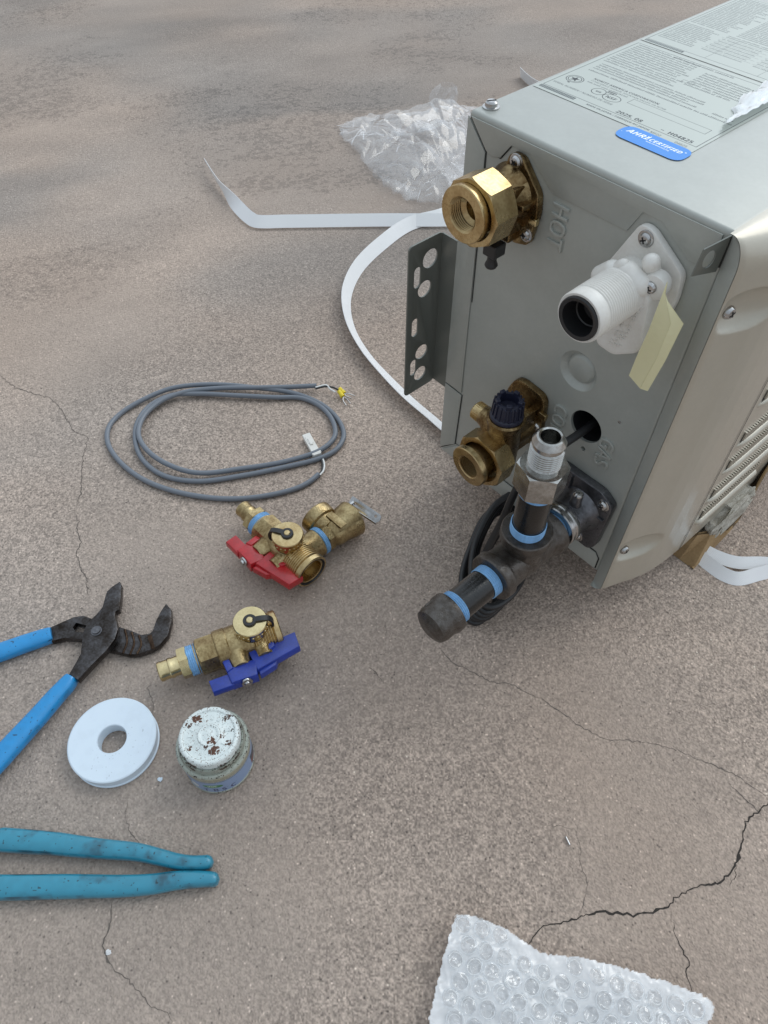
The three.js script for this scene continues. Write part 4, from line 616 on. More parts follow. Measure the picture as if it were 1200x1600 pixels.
// ---------------------------------------------------------------- second pliers, only the worn teal handles in view
{
  const c = ((w) => [[-0.3059,-0.1592],[-0.2832,-0.1577],[-0.2626,-0.1563],[-0.2263,-0.1525],[-0.193,-0.1497],[-0.1748,-0.146],[-0.1592,-0.1427],[-0.1467,-0.1418],[-0.1324,-0.1427]].map((p, i) => [p[0], p[1], w[i]]))([0.0090,0.0090,0.0086,0.0075,0.0066,0.0061,0.0057,0.0055,0.0051]);
  const d = ((w) => [[-0.3123,-0.1246],[-0.2928,-0.1246],[-0.2441,-0.1253],[-0.1979,-0.1257],[-0.1761,-0.1271],[-0.1594,-0.1295],[-0.1449,-0.1304],[-0.1262,-0.1302]].map((p, i) => [p[0], p[1], w[i]]))([0.0092,0.0091,0.0087,0.0078,0.0073,0.0067,0.0061,0.0052]);
  const s = [[-0.3067,-0.1661],[-0.3023,-0.1523],[-0.3306,-0.1499],[-0.3728,-0.143],[-0.4132,-0.1443],[-0.4182,-0.1556],[-0.3753,-0.1618],[-0.3366,-0.1671]], e = [[-0.3128,-0.1302],[-0.3087,-0.1183],[-0.3442,-0.12],[-0.3771,-0.1293],[-0.4085,-0.1338],[-0.4136,-0.1453],[-0.3605,-0.137]];
  const t = thing('pliers', 'worn teal handled pliers, only the two closed handles in view', 'pliers');
  obj('grip', handleGeo(c, 0.0008, 0.0145, true, 2.4), M.gripTeal, t); obj('grip', handleGeo(d, 0.0006, 0.0140, true, 2.4), M.gripTeal, t);
  obj('steel_arm', [slab(s, 0.004, 0.0115, 0.001), slab(e, 0.0035, 0.0110, 0.001)], M.rustSteel, t);
}
// ---------------------------------------------------------------- spool and jar
{
  const c = [[-0.2319,-0.2386]][0], r = 0.0372;
  const o = obj('tape_spool', lat([[0.0121, 0.0010], [0.0121, 0.0132], [0.0127, 0.0140], [r - 0.0010, 0.0140], [r, 0.0133], [r, 0.0122], [r - 0.0007, 0.0118], [r - 0.0009, 0.0026], [r, 0.0022], [r, 0.0008], [r - 0.001, 0], [0.0128, 0], [0.0121, 0.0010]], 96, 0.5).rotateX(0.012).translate(c[0], 0.0005, c[1]), M.spool);
  tag(o, 'flat pale blue white plastic spool with a round hole beside the pliers', 'spool');
}
{
  const c = [[-0.14,-0.226]][0], t = thing('sealant_jar', 'small jar of pipe sealant with rust spotted white lid', 'jar', c[0], 0, c[1]);
  const rust = (w) => rgbTex(512, (u, v, o) => {
    const n = fbm(u * 13, v * 13, 501, 4), big = fbm(u * 4.2 + 3, v * 4.2, 511, 3), k = sm(0.565, 0.59, n * 0.5 + big * 0.5), sp = 0.6 * sm(0.80, 0.84, vn(u * 60, v * 60, 521)), j = 0.85 + 0.25 * vn(u * 90, v * 90, 531);
    const a = [0.84 * w, 0.88 * w, 0.87 * w], b = [0.30, 0.18, 0.12], g = [0.25, 0.26, 0.25];
    for (let i = 0; i < 3; i++) o[i] = mix(mix(a[i], g[i], sp), b[i], k) * j;
  }, 16);
  const lidArt = canvasTex(512, 512, (x, w) => {
    const r = rng(91), c = 256, sc = w / 0.06;
    x.fillStyle = 'rgb(222,230,228)'; x.fillRect(0, 0, w, w);
    const blob = (X, Y, R, col, n = 16) => { x.fillStyle = col; for (let i = 0; i < n; i++) { x.beginPath(); x.ellipse(X + (r() - 0.5) * R * 2, Y + (r() - 0.5) * R * 1.6, R * (0.12 + 0.4 * r()), R * (0.1 + 0.3 * r()), r() * 3, 0, 7); x.fill(); } };
    for (let i = 0; i < 420; i++) { x.fillStyle = ['rgba(120,128,126,0.35)', 'rgba(245,250,248,0.5)', 'rgba(96,86,76,0.45)'][(r() * 3) | 0]; x.beginPath(); x.ellipse(r() * w, r() * w, 1 + 7 * r() * r(), 1 + 4 * r() * r(), r() * 3, 0, 7); x.fill(); }
    x.lineWidth = 3; for (const R of [0.0205, 0.0092]) { x.strokeStyle = 'rgba(84,84,78,0.55)'; x.beginPath(); for (let a = 0; a < 6.3; a += 0.05) { const k = R * sc + (r() - 0.5) * 2.5; r() > 0.2 ? x.lineTo(c + k * Math.cos(a), c + k * Math.sin(a)) : x.moveTo(c + k * Math.cos(a), c + k * Math.sin(a)); } x.stroke(); }
    const A = 'rgba(92,58,40,0.95)', B = 'rgba(70,44,32,0.9)', E = 'rgba(60,58,54,0.8)';
    const at = (dx, dy) => [c + dx * sc, c + dy * sc];
    for (const [dx, dy] of [[-0.0115, -0.0135], [-0.015, 0.011], [0.004, 0.014], [0.016, 0.006], [0.013, -0.015]]) blob(...at(dx, dy), 20, r() > 0.4 ? A : B, 14); for (let i = 0; i < 90; i++) { const a = 6.28 * r(), q = 0.0235 + 0.003 * r(); blob(c + q * sc * Math.cos(a), c + q * sc * Math.sin(a), 5 + 7 * r(), r() > 0.45 ? E : B, 4); } blob(...at(-0.0115, -0.0135), 26, A, 22); blob(...at(-0.0175, -0.0075), 22, B, 16); blob(...at(0.0030, 0.0050), 26, A, 22); blob(...at(0.0060, 0.0125), 28, A, 24); blob(...at(-0.0010, 0.0095), 16, B, 10); blob(...at(0.0110, 0.0010), 16, B, 10); blob(...at(0.0105, -0.0135), 16, E, 10); blob(...at(0.0180, -0.0040), 14, E, 10);
    for (let i = 0; i < 420; i++) blob(r() * w, r() * w, 3 + 8 * r() * r(), r() > 0.5 ? A : E, 3);
  });
  lidArt.wrapS = lidArt.wrapT = THREE.RepeatWrapping; lidArt.repeat.set(1 / 0.06, 1 / 0.06); lidArt.offset.set(0.5, 0.5); lidArt.flipY = false;
  const lidM = M.std([1, 1, 1], 0.38, 0.1, { map: lidArt, bumpMap: again(M.nMid, 14), bumpScale: 0.0005 });
  const rimM = M.std([0.55, 0.54, 0.48], 0.4, 0.4, { map: lidArt, bumpMap: again(M.nMid, 14), bumpScale: 0.0006 });
  const lid = obj('lid', lat([[0.0243, 0.0440], [0.0246, 0.0520], [0.0240, 0.0540], [0.0226, 0.0548], [0.0205, 0.0547], [0.0198, 0.0538], [0.0098, 0.0538], [0.0090, 0.0546], [0.0080, 0.0548], [0.0066, 0.0540], [0.0060, 0.0538], [0.0035, 0.0546], [0, 0.0548]], 64, 0.9), lidM, t);
  const mk = []; for (let i = 0; i < 15; i++) { if (i === 11 || i === 6) continue; const a = i / 15 * 6.2832, w = [0.0026, 0.0008, 0.0022][i % 3]; mk.push(box(w, 0.0008, 0.0040, 0, 0.0540, -0.0148, 0.0003).rotateY(a)); if (i % 3 !== 1) mk.push(box(0.0007, 0.0009, 0.0042, w / 2, 0.0540, -0.0148, 0.0003).rotateY(a)); }
  tag(obj('raised_marking', mk, lidM, lid), null, null, null, 'stuff');
  obj('rim', lat([[0.0246, 0.0450], [0.0262, 0.0455], [0.0270, 0.0420], [0.0268, 0.0385], [0.0288, 0.0385], [0.0298, 0.0372], [0.0294, 0.0352], [0.0280, 0.0345]], 64, 0.6), rimM, t);
  // printed label wrapped round the body
  const art = canvasTex(2048, 360, (x, w, h) => {
    x.fillStyle = 'rgb(150,160,170)'; x.fillRect(0, 0, w, h); x.fillStyle = 'rgb(134,156,190)'; x.fillRect(0, 90, w, 270);
    x.fillStyle = 'rgb(176,172,150)'; x.fillRect(0, 0, w, 80);
    for (let i = 0; i < 4; i++) { fine(x, 0, 20 + i * 24, w, 17, 600 + i); }
    for (let q = 0; q < 2; q++) { const X = 330 + q * 1024; x.fillStyle = 'rgb(40,52,70)'; x.beginPath(); x.moveTo(X - 330, 150); x.quadraticCurveTo(X - 150, 210, X + 30, 200); x.lineTo(X - 20, 330); x.lineTo(X - 330, 330); x.fill(); x.fillStyle = 'rgb(110,60,52)'; x.beginPath(); x.moveTo(X - 330, 230); x.lineTo(X - 180, 300); x.lineTo(X - 330, 320); x.fill(); x.fillStyle = 'rgb(214,214,206)'; x.beginPath(); x.ellipse(X + 60, 250, 46, 40, 0.4, 0, 7); x.fill(); x.fillStyle = 'rgb(44,120,60)'; x.beginPath(); x.ellipse(X + 250, 190, 95, 34, 0, 0, 7); x.fill(); x.fillStyle = 'rgb(225,232,220)'; x.font = 'bold 46px sans-serif'; x.fillText('VOC', X + 200, 206); x.fillStyle = 'rgb(28,42,92)'; x.font = 'bold 92px sans-serif'; x.fillText('T', X + 150, 318); x.fillText('R', X + 236, 318); x.fillText('S', X + 318, 318); x.fillText('C', X + 400, 318); }
    const r = rng(66); for (let i = 0; i < 260; i++) { x.fillStyle = r() > 0.5 ? 'rgba(90,74,58,0.5)' : 'rgba(205,205,200,0.4)'; x.fillRect(r() * w, r() * h, 2 + 9 * r(), 2 + 6 * r()); }
  });
  const body = gridGeo([[0.0276, 0.0350], [0.0286, 0.0340], [0.0290, 0.0320], [0.0290, 0.0050], [0.0284, 0.0030]].map(([R, y]) => { const row = []; for (let i = 0; i <= 64; i++) { const a = i / 64 * 2 * Math.PI; row.push(V(Math.sin(a) * R, y, Math.cos(a) * R)); } return row; }));
  const uv = body.attributes.uv; for (let i = 0; i < uv.count; i++) uv.setY(i, Math.max(0, Math.min(1, (body.attributes.position.getY(i) - 0.003) / 0.031)));
  art.wrapS = THREE.RepeatWrapping; art.offset.set(0.28, 0);
  obj('printed_body', body, M.std([1, 1, 1], 0.38, 0, { map: art, clearcoat: 0.3, clearcoatRoughness: 0.3 }), t, true);
  obj('base', lat([[0, 0], [0.0280, 0], [0.0292, 0.0012], [0.0292, 0.0034], [0.0284, 0.0042], [0.0275, 0.0042]], 64, 0.6), rimM, t);
}
// ---------------------------------------------------------------- grey sensor cable
{
  const H0 = 0.0034, P = [[-0.0733,-0.5472],[-0.082,-0.5368],[-0.0948,-0.5275],[-0.1195,-0.5183],[-0.1539,-0.512],[-0.189,-0.5129],[-0.2328,-0.5229],[-0.2718,-0.5415],[-0.3029,-0.5686],[-0.322,-0.5977],[-0.3256,-0.6228],[-0.3161,-0.6455],[-0.2934,-0.6667],[-0.2652,-0.6838],[-0.2384,-0.6897],[-0.1989,-0.6908],[-0.1586,-0.6862],[-0.1185,-0.6804],[-0.0926,-0.6712],[-0.0698,-0.6543],[-0.0526,-0.6292],[-0.0472,-0.606],[-0.0547,-0.5855],[-0.0731,-0.5715],[-0.1158,-0.5568],[-0.1578,-0.5453],[-0.2067,-0.5368],[-0.2452,-0.5444],[-0.2724,-0.5656],[-0.2872,-0.5916],[-0.2926,-0.6249],[-0.2832,-0.6543],[-0.2608,-0.6724],[-0.2283,-0.6758],[-0.1808,-0.6735],[-0.1334,-0.6712],[-0.102,-0.6712],[-0.0777,-0.6566],[-0.061,-0.6292],[-0.0577,-0.6039],[-0.0716,-0.5835],[-0.1092,-0.5656],[-0.159,-0.5549],[-0.2082,-0.5463],[-0.2449,-0.5588],[-0.2726,-0.5815],[-0.2865,-0.606],[-0.2857,-0.6357],[-0.2691,-0.6622],[-0.2443,-0.6769],[-0.2058,-0.6838],[-0.1585,-0.685],[-0.1189,-0.6862],[-0.0834,-0.6885]];
  const n = P.length, lift = (i) => i > 11 && i < 18 ? 0.0042 * Math.sin((i - 11) / 7 * Math.PI) : i > 28 && i < 36 ? 0.003 * Math.sin((i - 28) / 8 * Math.PI) : i > 41 ? 0.0045 * sm(41, 44, i) : i > 37 && i < 44 ? 0.002 : 0;
  const t = thing('sensor_cable', 'coiled grey two core cable with yellow spade terminals lying on the concrete', 'cable');
  obj('cable_jacket', tube(P.map((p, i) => V(p[0], H0 + lift(i), p[1])), 0.0030, 520, false, 12), M.greyCable, t);
  const e = [[-0.0844,-0.684],[-0.0712,-0.6875],[-0.0616,-0.6851],[-0.0551,-0.6805],[-0.0597,-0.6771],[-0.0662,-0.6817]], w = (q, r, m, h) => obj('wire', tube(q.map((p) => V(p[0], p[2] ?? h, p[1])), r, 24, false, 8), m, t);
  w([e[0], e[1], e[2], e[3]].map((p, i) => [p[0], p[1] + 0.001, [0.0080, 0.0085, 0.0085, 0.0080][i]]), 0.0011, M.wireBlack);
  w([e[0], e[1], e[5], e[4]].map((p, i) => [p[0], p[1] - 0.0008, [0.0085, 0.0090, 0.0080, 0.0070][i]]), 0.0011, M.wireWhite);
  const k = [[-0.0552,-0.6834],[-0.0487,-0.6765],[-0.0558,-0.6788],[-0.0501,-0.6707],[-0.0413,-0.6662],[-0.0384,-0.6742],[-0.0435,-0.6606]];
  const term = (a, b, tip, nm) => {
    const A = V(a[0], 0.0085, a[1]), Bv = V(b[0], 0.0058, b[1]), d = Bv.clone().sub(A).normalize(), q = obj('spade_terminal', (() => { const s = V(-d.z, 0, d.x).normalize(), tp = V(tip[0], 0.0025, tip[1]), o = []; for (const g of [-1, 1]) o.push(tube([Bv.clone(), Bv.clone().lerp(tp, 0.35).addScaledVector(s, 0.0026 * g), tp.clone().addScaledVector(s, 0.0030 * g)], 0.0007, 10, false, 6)); return o; })(), M.zinc, t);
    obj('terminal_sleeve', along(lat([[0.0015, 0], [0.0025, 0.0004], [0.0026, 0.006], [0.0030, 0.0066], [0.0030, A.distanceTo(Bv) - 0.0004], [0.0014, A.distanceTo(Bv)]], 18), A, d), M.yellow, q);
  };
  term(k[0], k[1], k[5]); term(k[2], k[3], k[6]);
  const j = [[-0.073,-0.545],[-0.0697,-0.5507],[-0.0687,-0.5603],[-0.0716,-0.5731]], f = [[-0.0913,-0.6066],[-0.076,-0.5741]];
  w(j.map((p, i) => [p[0] - 0.0009, p[1], [0.004, 0.004, 0.004, 0.003][i]]), 0.0011, M.wireBlack); w(j.map((p, i) => [p[0] + 0.0012, p[1], [0.0045, 0.0045, 0.004, 0.003][i]]), 0.0011, M.wireWhite);
  const dx = f[1][0] - f[0][0], dz = f[1][1] - f[0][1], L = Math.hypot(dx, dz), yaw = Math.atan2(-dz, dx);
  const cn = obj('connector', [box(L, 0.0062, 0.0095, 0, 0, 0, 0.0006), box(L * 0.35, 0.0072, 0.0065, -L * 0.2, 0, 0, 0.0006), box(L * 0.16, 0.0066, 0.0112, L * 0.38, 0, 0, 0.0006)].map((g) => g.rotateY(yaw).translate((f[0][0] + f[1][0]) / 2, 0.0045, (f[0][1] + f[1][1]) / 2)), M.whitePlastic, t);
  obj('latch', box(L * 0.3, 0.0012, 0.0035, 0, 0, 0, 0.0004).rotateY(yaw).translate((f[0][0] * 0.6 + f[1][0] * 0.4), 0.0083, (f[0][1] * 0.6 + f[1][1] * 0.4)), M.whitePlastic, cn);
}
// ---------------------------------------------------------------- packing straps
{
  const g = 'white packing straps around the heater', w = 0.0205;
  const lean = (f) => (t, T) => { const s = V(-T.z, 0, T.x).normalize(), k = f(t); return UP.clone().multiplyScalar(Math.cos(k)).addScaledVector(s, Math.sin(k)); };
  const A = [[-0.3047,-1.247],[-0.269,-1.1705],[-0.2351,-1.1091],[-0.2082,-1.0696],[-0.1972,-1.0605],[-0.1494,-1.0605],[-0.0798,-1.0623],[0,-1.0641],[0.0898,-1.0641],[0.1598,-1.066]], ha = [0.014, 0.012, 0.0105, 0.010, 0.010, 0.010, 0.010, 0.010, 0.010, 0.010];
  tag(obj('packing_strap', ribbon(A.map((p, i) => [p[0], ha[i], p[1]]), (t) => w * (0.25 + 0.75 * sm(0, 0.2, t)), 0.0007, 90, lean((t) => mix(0.1, -0.9, sm(0.1, 0.26, t)))), M.strap), 'straight white packing strap with a bent free end, behind the hot outlet', 'strap', g);
  const Bp = [[0.1643,-1.1233],[0.122,-1.104],[0.0904,-1.0813],[0.0396,-1.0555],[-0.0019,-1.0044],[-0.0354,-0.9463],[-0.0498,-0.8963],[-0.0521,-0.855],[-0.0436,-0.8033],[-0.0232,-0.7509],[0.0032,-0.7055],[0.0312,-0.6638],[0.055,-0.634],[0.0786,-0.6043],[0.1031,-0.5819]], kb = (t) => mix(0.9, 0.62, sm(0.1, 0.4, t)) + 0.35 * sm(0.5, 0.8, t);
  tag(obj('packing_strap_001', ribbon(Bp.map((p) => [p[0], 0.0085, p[1]]), w, 0.0007, 120, lean(kb)), M.strap), 'curved white packing strap sweeping round in front of the wall bracket', 'strap', g);
  const C = [[0.3213,-0.4386],[0.3333,-0.4219],[0.3435,-0.4117],[0.3551,-0.4071],[0.3796,-0.4133],[0.4008,-0.4187]], D = [[0.3259,-0.4434],[0.3378,-0.4337],[0.3571,-0.425],[0.383,-0.4242],[0.4021,-0.4226]];
  tag(obj('packing_strap_002', [ribbon(C.map((p) => [p[0], 0.0045, p[1]]), 0.014, 0.0007, 40, lean(() => -0.9)), ribbon(D.map((p) => [p[0], 0.0075, p[1]]), 0.013, 0.0007, 40, lean(() => -1.1))], M.strap), 'folded white packing strap end lying right of the cardboard', 'strap', g);
  const E = [[0.2741,-1.6142],[0.2834,-1.5838],[0.2975,-1.5543],[0.3242,-1.5283]];
  tag(obj('packing_strap_003', ribbon(E.map((p) => [p[0], 0.010, p[1]]), 0.019, 0.0007, 20, lean(() => 0.2)), M.strap), 'short white strap end peeking out behind the top edge of the heater', 'strap', g);
}
// ---------------------------------------------------------------- crumpled clear bag behind the heater
{
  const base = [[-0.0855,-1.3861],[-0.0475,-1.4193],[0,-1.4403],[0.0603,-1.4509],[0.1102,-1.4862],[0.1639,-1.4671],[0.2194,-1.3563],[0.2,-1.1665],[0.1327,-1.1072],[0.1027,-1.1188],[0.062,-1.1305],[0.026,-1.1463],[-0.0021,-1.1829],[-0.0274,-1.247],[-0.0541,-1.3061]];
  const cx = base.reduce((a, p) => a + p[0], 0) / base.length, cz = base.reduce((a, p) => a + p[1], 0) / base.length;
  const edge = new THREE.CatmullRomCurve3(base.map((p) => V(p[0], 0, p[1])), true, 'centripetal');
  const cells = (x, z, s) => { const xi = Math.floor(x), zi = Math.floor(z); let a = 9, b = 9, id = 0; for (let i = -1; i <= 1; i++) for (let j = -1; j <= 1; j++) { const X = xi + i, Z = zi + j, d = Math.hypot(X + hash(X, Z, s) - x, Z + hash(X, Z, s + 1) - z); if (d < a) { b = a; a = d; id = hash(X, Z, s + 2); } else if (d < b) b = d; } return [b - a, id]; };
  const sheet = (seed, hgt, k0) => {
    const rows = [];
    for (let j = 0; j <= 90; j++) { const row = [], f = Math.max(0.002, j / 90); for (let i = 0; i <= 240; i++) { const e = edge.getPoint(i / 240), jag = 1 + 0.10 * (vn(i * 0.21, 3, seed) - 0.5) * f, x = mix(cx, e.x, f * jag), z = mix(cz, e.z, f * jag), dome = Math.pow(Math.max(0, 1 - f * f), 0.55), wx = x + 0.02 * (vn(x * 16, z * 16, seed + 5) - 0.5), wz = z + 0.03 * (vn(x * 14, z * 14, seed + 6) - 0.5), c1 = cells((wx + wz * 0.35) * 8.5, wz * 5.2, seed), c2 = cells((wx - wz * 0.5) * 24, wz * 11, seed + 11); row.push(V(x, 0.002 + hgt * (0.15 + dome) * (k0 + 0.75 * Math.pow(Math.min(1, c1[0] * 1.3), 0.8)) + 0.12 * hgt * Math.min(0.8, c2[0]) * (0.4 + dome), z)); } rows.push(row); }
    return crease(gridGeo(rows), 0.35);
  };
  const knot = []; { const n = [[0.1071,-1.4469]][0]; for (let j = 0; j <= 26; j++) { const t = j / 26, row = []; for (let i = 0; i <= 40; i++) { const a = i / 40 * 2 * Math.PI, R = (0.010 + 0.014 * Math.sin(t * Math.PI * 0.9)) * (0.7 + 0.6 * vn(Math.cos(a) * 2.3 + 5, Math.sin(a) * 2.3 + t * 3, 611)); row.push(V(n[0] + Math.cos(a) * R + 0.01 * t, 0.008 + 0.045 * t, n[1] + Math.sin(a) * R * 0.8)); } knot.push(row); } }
  const o = obj('plastic_bag', [sheet(601, 0.050, 0.14), sheet(631, 0.026, 0.1), crease(gridGeo(knot), 0.6)], M.bag = M.std([0.98, 0.99, 1], 0.06, 0, { transmission: 1, thickness: 0, ior: 1.58, transmissionMap: (() => { const t = canvasTex(1024, 1024, (x, w, h) => { x.fillStyle = 'rgb(253,253,253)'; x.fillRect(0, 0, w, h); const r = rng(651); for (let k = 0; k < 16; k++) { x.fillStyle = 'rgba(150,150,150,0.20)'; x.beginPath(); const X = r() * w, Y = r() * h, a = r() * 6.3, L = 60 + 190 * r(); x.moveTo(X, Y); x.lineTo(X + L * Math.cos(a), Y + L * Math.sin(a)); x.lineTo(X + L * 0.7 * Math.cos(a + 0.5), Y + L * 0.7 * Math.sin(a + 0.5)); x.fill(); } for (let k = 0; k < 150; k++) { const X = r() * w, Y = r() * h, a = 0.9 + (r() - 0.5) * 1.9, L = 30 + 170 * r() * r(), b = (r() - 0.5) * 0.35; x.strokeStyle = 'rgba(60,60,60,' + (0.25 + 0.5 * r()) + ')'; x.lineWidth = 1.5 + 4 * r() * r(); x.beginPath(); x.moveTo(X, Y); x.lineTo(X + L * 0.5 * Math.cos(a), Y + L * 0.5 * Math.sin(a)); x.lineTo(X + L * 0.5 * Math.cos(a) + L * 0.5 * Math.cos(a + b), Y + L * 0.5 * Math.sin(a) + L * 0.5 * Math.sin(a + b)); x.stroke(); } }); t.colorSpace = THREE.NoColorSpace; t.wrapS = t.wrapT = THREE.RepeatWrapping; t.repeat.set(2.4, 2.4); return t; })() }));  // less clear strokes whiten the creases and stand in for fold highlights
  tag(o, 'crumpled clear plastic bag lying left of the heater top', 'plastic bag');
}
// ---------------------------------------------------------------- bubble wrap at the lower right edge
{
  const poly = [[0.0533,-0.1056],[0.067,-0.1034],[0.0832,-0.098],[0.0945,-0.0921],[0.1042,-0.0859],[0.1147,-0.0803],[0.1248,-0.0791],[0.1395,-0.0779],[0.1574,-0.0743],[0.175,-0.0695],[0.1923,-0.0648],[0.2093,-0.0594],[0.2218,-0.0548],[0.227,-0.0507],[0.2275,-0.0462],[0.2211,-0.0388],[0.2144,-0.0105],[0.199,0.0158],[0.1234,0.0222],[0.0413,0.019],[0.0169,0.0029],[0.0238,-0.0174],[0.0302,-0.0388],[0.0353,-0.0556],[0.0418,-0.0771],[0.0483,-0.0942]];
  const inside = (x, z, m = 0) => { let c = false; for (let i = 0, j = poly.length - 1; i < poly.length; j = i++) { const [xi, zi] = poly[i], [xj, zj] = poly[j]; if ((zi > z) !== (zj > z) && x < ((xj - xi) * (z - zi)) / (zj - zi) + xi) c = !c; } if (!c || !m) return c; for (let i = 0, j = poly.length - 1; i < poly.length; j = i++) { const [ax, az] = poly[j], [bx, bz] = poly[i], L = (bx - ax) ** 2 + (bz - az) ** 2, t = Math.max(0, Math.min(1, ((x - ax) * (bx - ax) + (z - az) * (bz - az)) / L)); if (Math.hypot(x - ax - t * (bx - ax), z - az - t * (bz - az)) < m) return false; } return true; };
  const ht = (x, z) => 0.0048 + 0.015 * fbm(x * 18 + 2, z * 18, 701, 3) + 0.0022 * vn(x * 120, z * 120, 705);
  const t = thing('bubble_wrap', 'sheet of clear bubble wrap with frayed edges on the concrete', 'bubble wrap');
  const pitch = 0.0138, ca = Math.cos(0.33), sa = Math.sin(0.33), R = rng(71), spots = [];
  for (let i = -30; i < 30; i++) for (let j = -30; j < 30; j++) { const u = (i + (j & 1) * 0.5) * pitch, v = j * pitch * 0.868, x = 0.12 + u * ca - v * sa + 0.002 * Math.sin(v * 60), z = -0.04 + u * sa + v * ca + 0.002 * Math.sin(u * 45); if (inside(x, z, 0.0052) && z < 0.004 && spots.length < 290 && R() > 0.03) spots.push([x + 0.0016 * (R() - 0.5), z + 0.0016 * (R() - 0.5)]); }
  // film: dense grid clipped to the ragged outline; the welded sheet lies between the bubbles, a second sheet below
  const pos = [], under = [], st = 0.0008, wr = (x, z) => ht(x, z) + 0.0011 * (1 - Math.abs(2 * fbm(x * 170, z * 170, 731, 2) - 1));
  for (let x = 0.0; x < 0.26; x += st) for (let z = -0.115; z < 0.03; z += st) { const jx = 0.0018 * (vn(x * 500, z * 500, 711) - 0.5), jz = 0.0018 * (vn(x * 500, z * 500, 712) - 0.5); if (!inside(x + jx, z + jz)) continue; const q = (a, b) => [a, wr(a, b), b], A = q(x, z), B = q(x + st, z), C = q(x, z + st), D = q(x + st, z + st), P = [...A, ...C, ...B, ...B, ...C, ...D]; under.push(...P); if (!spots.some(([a, b]) => Math.abs(a - x) < 0.006 && Math.hypot(a - x - st / 2, b - z - st / 2) < 0.0052)) pos.push(...P); }
  const mk = (a) => { const g = new THREE.BufferGeometry(); g.setAttribute('position', new THREE.Float32BufferAttribute(a, 3)); g.computeVertexNormals(); return crease(g, 0.7); };
  obj('film', mk(pos), M.bubbleFilm, t); obj('film', mk(under).translate(0, -0.003, 0), M.underFilm, t);
  const dome = lat([[0.0059, 0], [0.0062, 0.0012], [0.0060, 0.0026], [0.0053, 0.0035], [0.0046, 0.0036], [0.0036, 0.0034], [0.0024, 0.0037], [0.0012, 0.0036], [0, 0.0039]], 26, 0.9), rimG = new THREE.TorusGeometry(0.0060, 0.00032, 6, 28).rotateX(Math.PI / 2);
  const vars = []; for (let k = 0; k < 6; k++) { const b = dome.clone(), p = b.attributes.position, r = rng(800 + k), o = [r(), r(), r()]; for (let i = 0; i < p.count; i++) { const y = p.getY(i), x = p.getX(i), z = p.getZ(i); p.setY(i, y - (y > 0.002 ? 0.0034 * vn(x * 420 + o[0] * 50, z * 420 + o[1] * 50, 820 + k) : 0)); } vars.push(boxUV(crease(b, 0.45))); } const rimGlints = [0, 1, 2, 3, 4].map((q) => { const k = rng(840 + q), o = [clean(rimG.clone()), clean(new THREE.TorusGeometry(0.0040 + 0.001 * k(), 0.0002, 5, 26, 2 + 4 * k()).rotateX(Math.PI / 2).translate(0.0006 * (k() - 0.5), 0.0036, 0))]; for (let i = 0; i < 1 + 3 * k(); i++) o.push(clean(new THREE.TorusGeometry(0.002 + 0.004 * k(), 0.00018, 4, 10, 0.5 + 0.9 * k()).rotateX(Math.PI / 2).rotateY(6.28 * k()).translate(0.003 * (k() - 0.5), 0.0035, 0.003 * (k() - 0.5)))); return boxUV(merge(o)); });  // weld rim, plus whitish inner rings and wrinkle arcs standing in for glints
  let n = 0;
  for (const [x, z] of spots) {
    const m = new THREE.Mesh(vars[(R() * 6) | 0], M.bubble); m.name = n ? 'bubble_' + String(n).padStart(3, '0') : 'bubble'; n++;
    const e = 0.003, nx = (ht(x - e, z) - ht(x + e, z)) / (2 * e), nz = (ht(x, z - e) - ht(x, z + e)) / (2 * e);
    m.position.set(x, ht(x, z) + 0.0002, z); m.quaternion.setFromUnitVectors(UP, V(nx, 1, nz).normalize()); m.rotateY(R() * 6); m.scale.set(0.93 + 0.14 * R(), 0.7 + 0.6 * R(), 0.93 + 0.14 * R()); m.castShadow = m.receiveShadow = true; t.add(m); const w = new THREE.Mesh(rimGlints[(R() * 5) | 0], M.bubbleRimGlint); w.name = 'bubble_rim_glint'; m.add(w);
  }
}
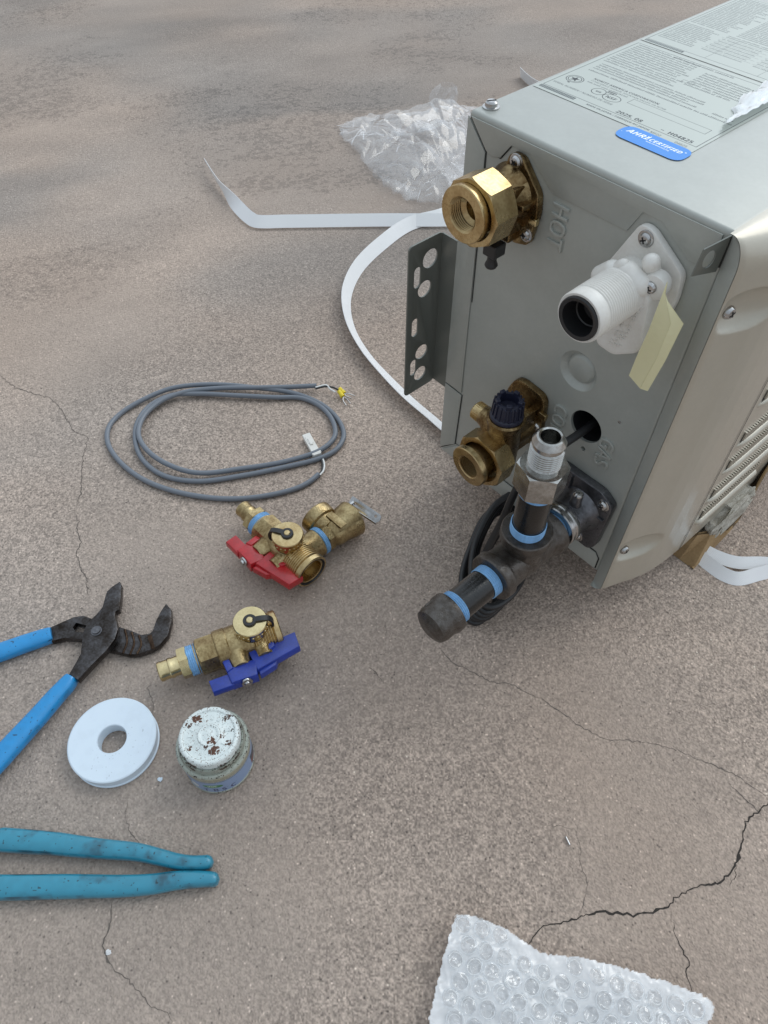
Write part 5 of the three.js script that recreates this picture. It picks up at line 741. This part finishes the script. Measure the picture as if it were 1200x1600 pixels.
// ---------------------------------------------------------------- cardboard and moulded pulp under the heater
{
  const t = thing('cardboard_packaging', 'torn brown cardboard packaging under the heater front cover', 'cardboard', 0, 0, 0);
  const toW = (q) => q.applyMatrix4(heater.matrixWorld);
  const lo = [[0.150, -0.0445, -0.1075], [0.2635, -0.0445, -0.1075]], rim = [...[[0.2635,-0.0441,-0.1071]], ...[[0.263,-0.0428,-0.1382]], ...[[0.262,-0.0429,-0.1719]], ...[[0.26,-0.0444,-0.1958]], ...[[0.258,-0.0241,-0.206]], ...[[0.2545,0.0159,-0.2194]], ...[[0.252,0.0306,-0.243]]], top = [...[[0.248,-0.0129,-0.1202]], ...[[0.255,-0.0182,-0.1377]], ...[[0.262,-0.0402,-0.1702]]];
  const vv = (a) => V(...a), both = (rows, n) => [gridGeo(rows), gridGeo(rows.map((r) => r.map((p) => p.clone().add(n))))];
  const bot = top.map((q, i) => V(mix(0.2300, 0.2635, i / (top.length - 1)), -0.0445, -0.1075));
  obj('panel', both([bot, top.map(vv)], V(-0.0010, 0, -0.0040)).map((g) => crease(toW(g), 0.6)), M.card, t);
  const inner = rim.map((q, i) => V(mix(0.2610, 0.2300, i / (rim.length - 1)), -0.0445, q[2] - 0.006 * i));
  const rear = obj('side_panel', both([inner, rim.map(vv)], V(-0.0040, 0.0002, 0)).map((g) => crease(toW(g), 0.6)), M.cardShaded = M.std([0.13, 0.092, 0.055], 0.9), t);  // darker copy of the card colour, with the interior shade painted in
  obj('torn_edge', toW(tube(rim.map((q) => V(q[0] - 0.0015, q[1], q[2])), 0.0015, 40)), M.card, rear);
  const b = new THREE.IcosahedronGeometry(1, 24), p = b.attributes.position;
  for (let i = 0; i < p.count; i++) { const v = V().fromBufferAttribute(p, i), n = fbm(v.x * 2.2 + 4 + v.z, v.y * 2.2 + v.z * 1.7, 901, 4); const k = 0.72 + 0.5 * n - 0.18 * sm(0.62, 0.68, vn(v.x * 5 + 9, v.y * 5 + v.z * 4, 907)); const f = (c) => Math.sign(c) * Math.pow(Math.abs(c), 0.6); v.set(f(v.x) * 0.019, f(v.y) * 0.036, f(v.z) * 0.040).multiplyScalar(k); p.setXYZ(i, v.x * 0.55 + [[0.25,-0.0136,-0.1752]][0][0], v.y * 0.62 + [[0.25,-0.0136,-0.1752]][0][1] - 0.006, v.z + [[0.25,-0.0136,-0.1752]][0][2]); }
  const o = obj('packing_block', toW(crease(b, 0.8)), M.pulp);
  tag(o, 'rough off white packing block stuck in the torn cardboard under the cover', 'packing block');
}
// ---------------------------------------------------------------- small debris on the slab
{
  const c = [[0.147,-0.1598],[-0.1884,-0.2085],[-0.2029,-0.0825]];
  const a = obj('plastic_scrap', new THREE.CapsuleGeometry(0.0008, 0.006, 4, 10).rotateX(Math.PI / 2).rotateY(0.35).translate(c[0][0], 0.0013, c[0][1]), M.zinc); tag(a, 'tiny shiny metal pin lying on bare concrete above the bubble wrap', 'metal pin'); a.name = 'metal_pin';
  const s = (i, m, n, l, k) => { const g = new THREE.IcosahedronGeometry(0.0018, 2), p = g.attributes.position; for (let q = 0; q < p.count; q++) { const w = 0.6 + 0.7 * vn(p.getX(q) * 1800 + 20, p.getZ(q) * 1800 + p.getY(q) * 1000 + 20, 950 + i); p.setXYZ(q, p.getX(q) * w * 1.3, p.getY(q) * w * 0.35 + 0.001, p.getZ(q) * w); } tag(obj(n, crease(g.translate(c[i][0], 0, c[i][1]), 0.6), m), l, k); };
  s(1, M.spool, 'plastic_scrap', 'small pale blue plastic flake between the spool and the jar', 'plastic flake'); s(2, M.bubbleFilm, 'tape_scrap', 'small clear plastic scrap below the teal handles', 'plastic scrap');
}

renderer.render(scene, camera);
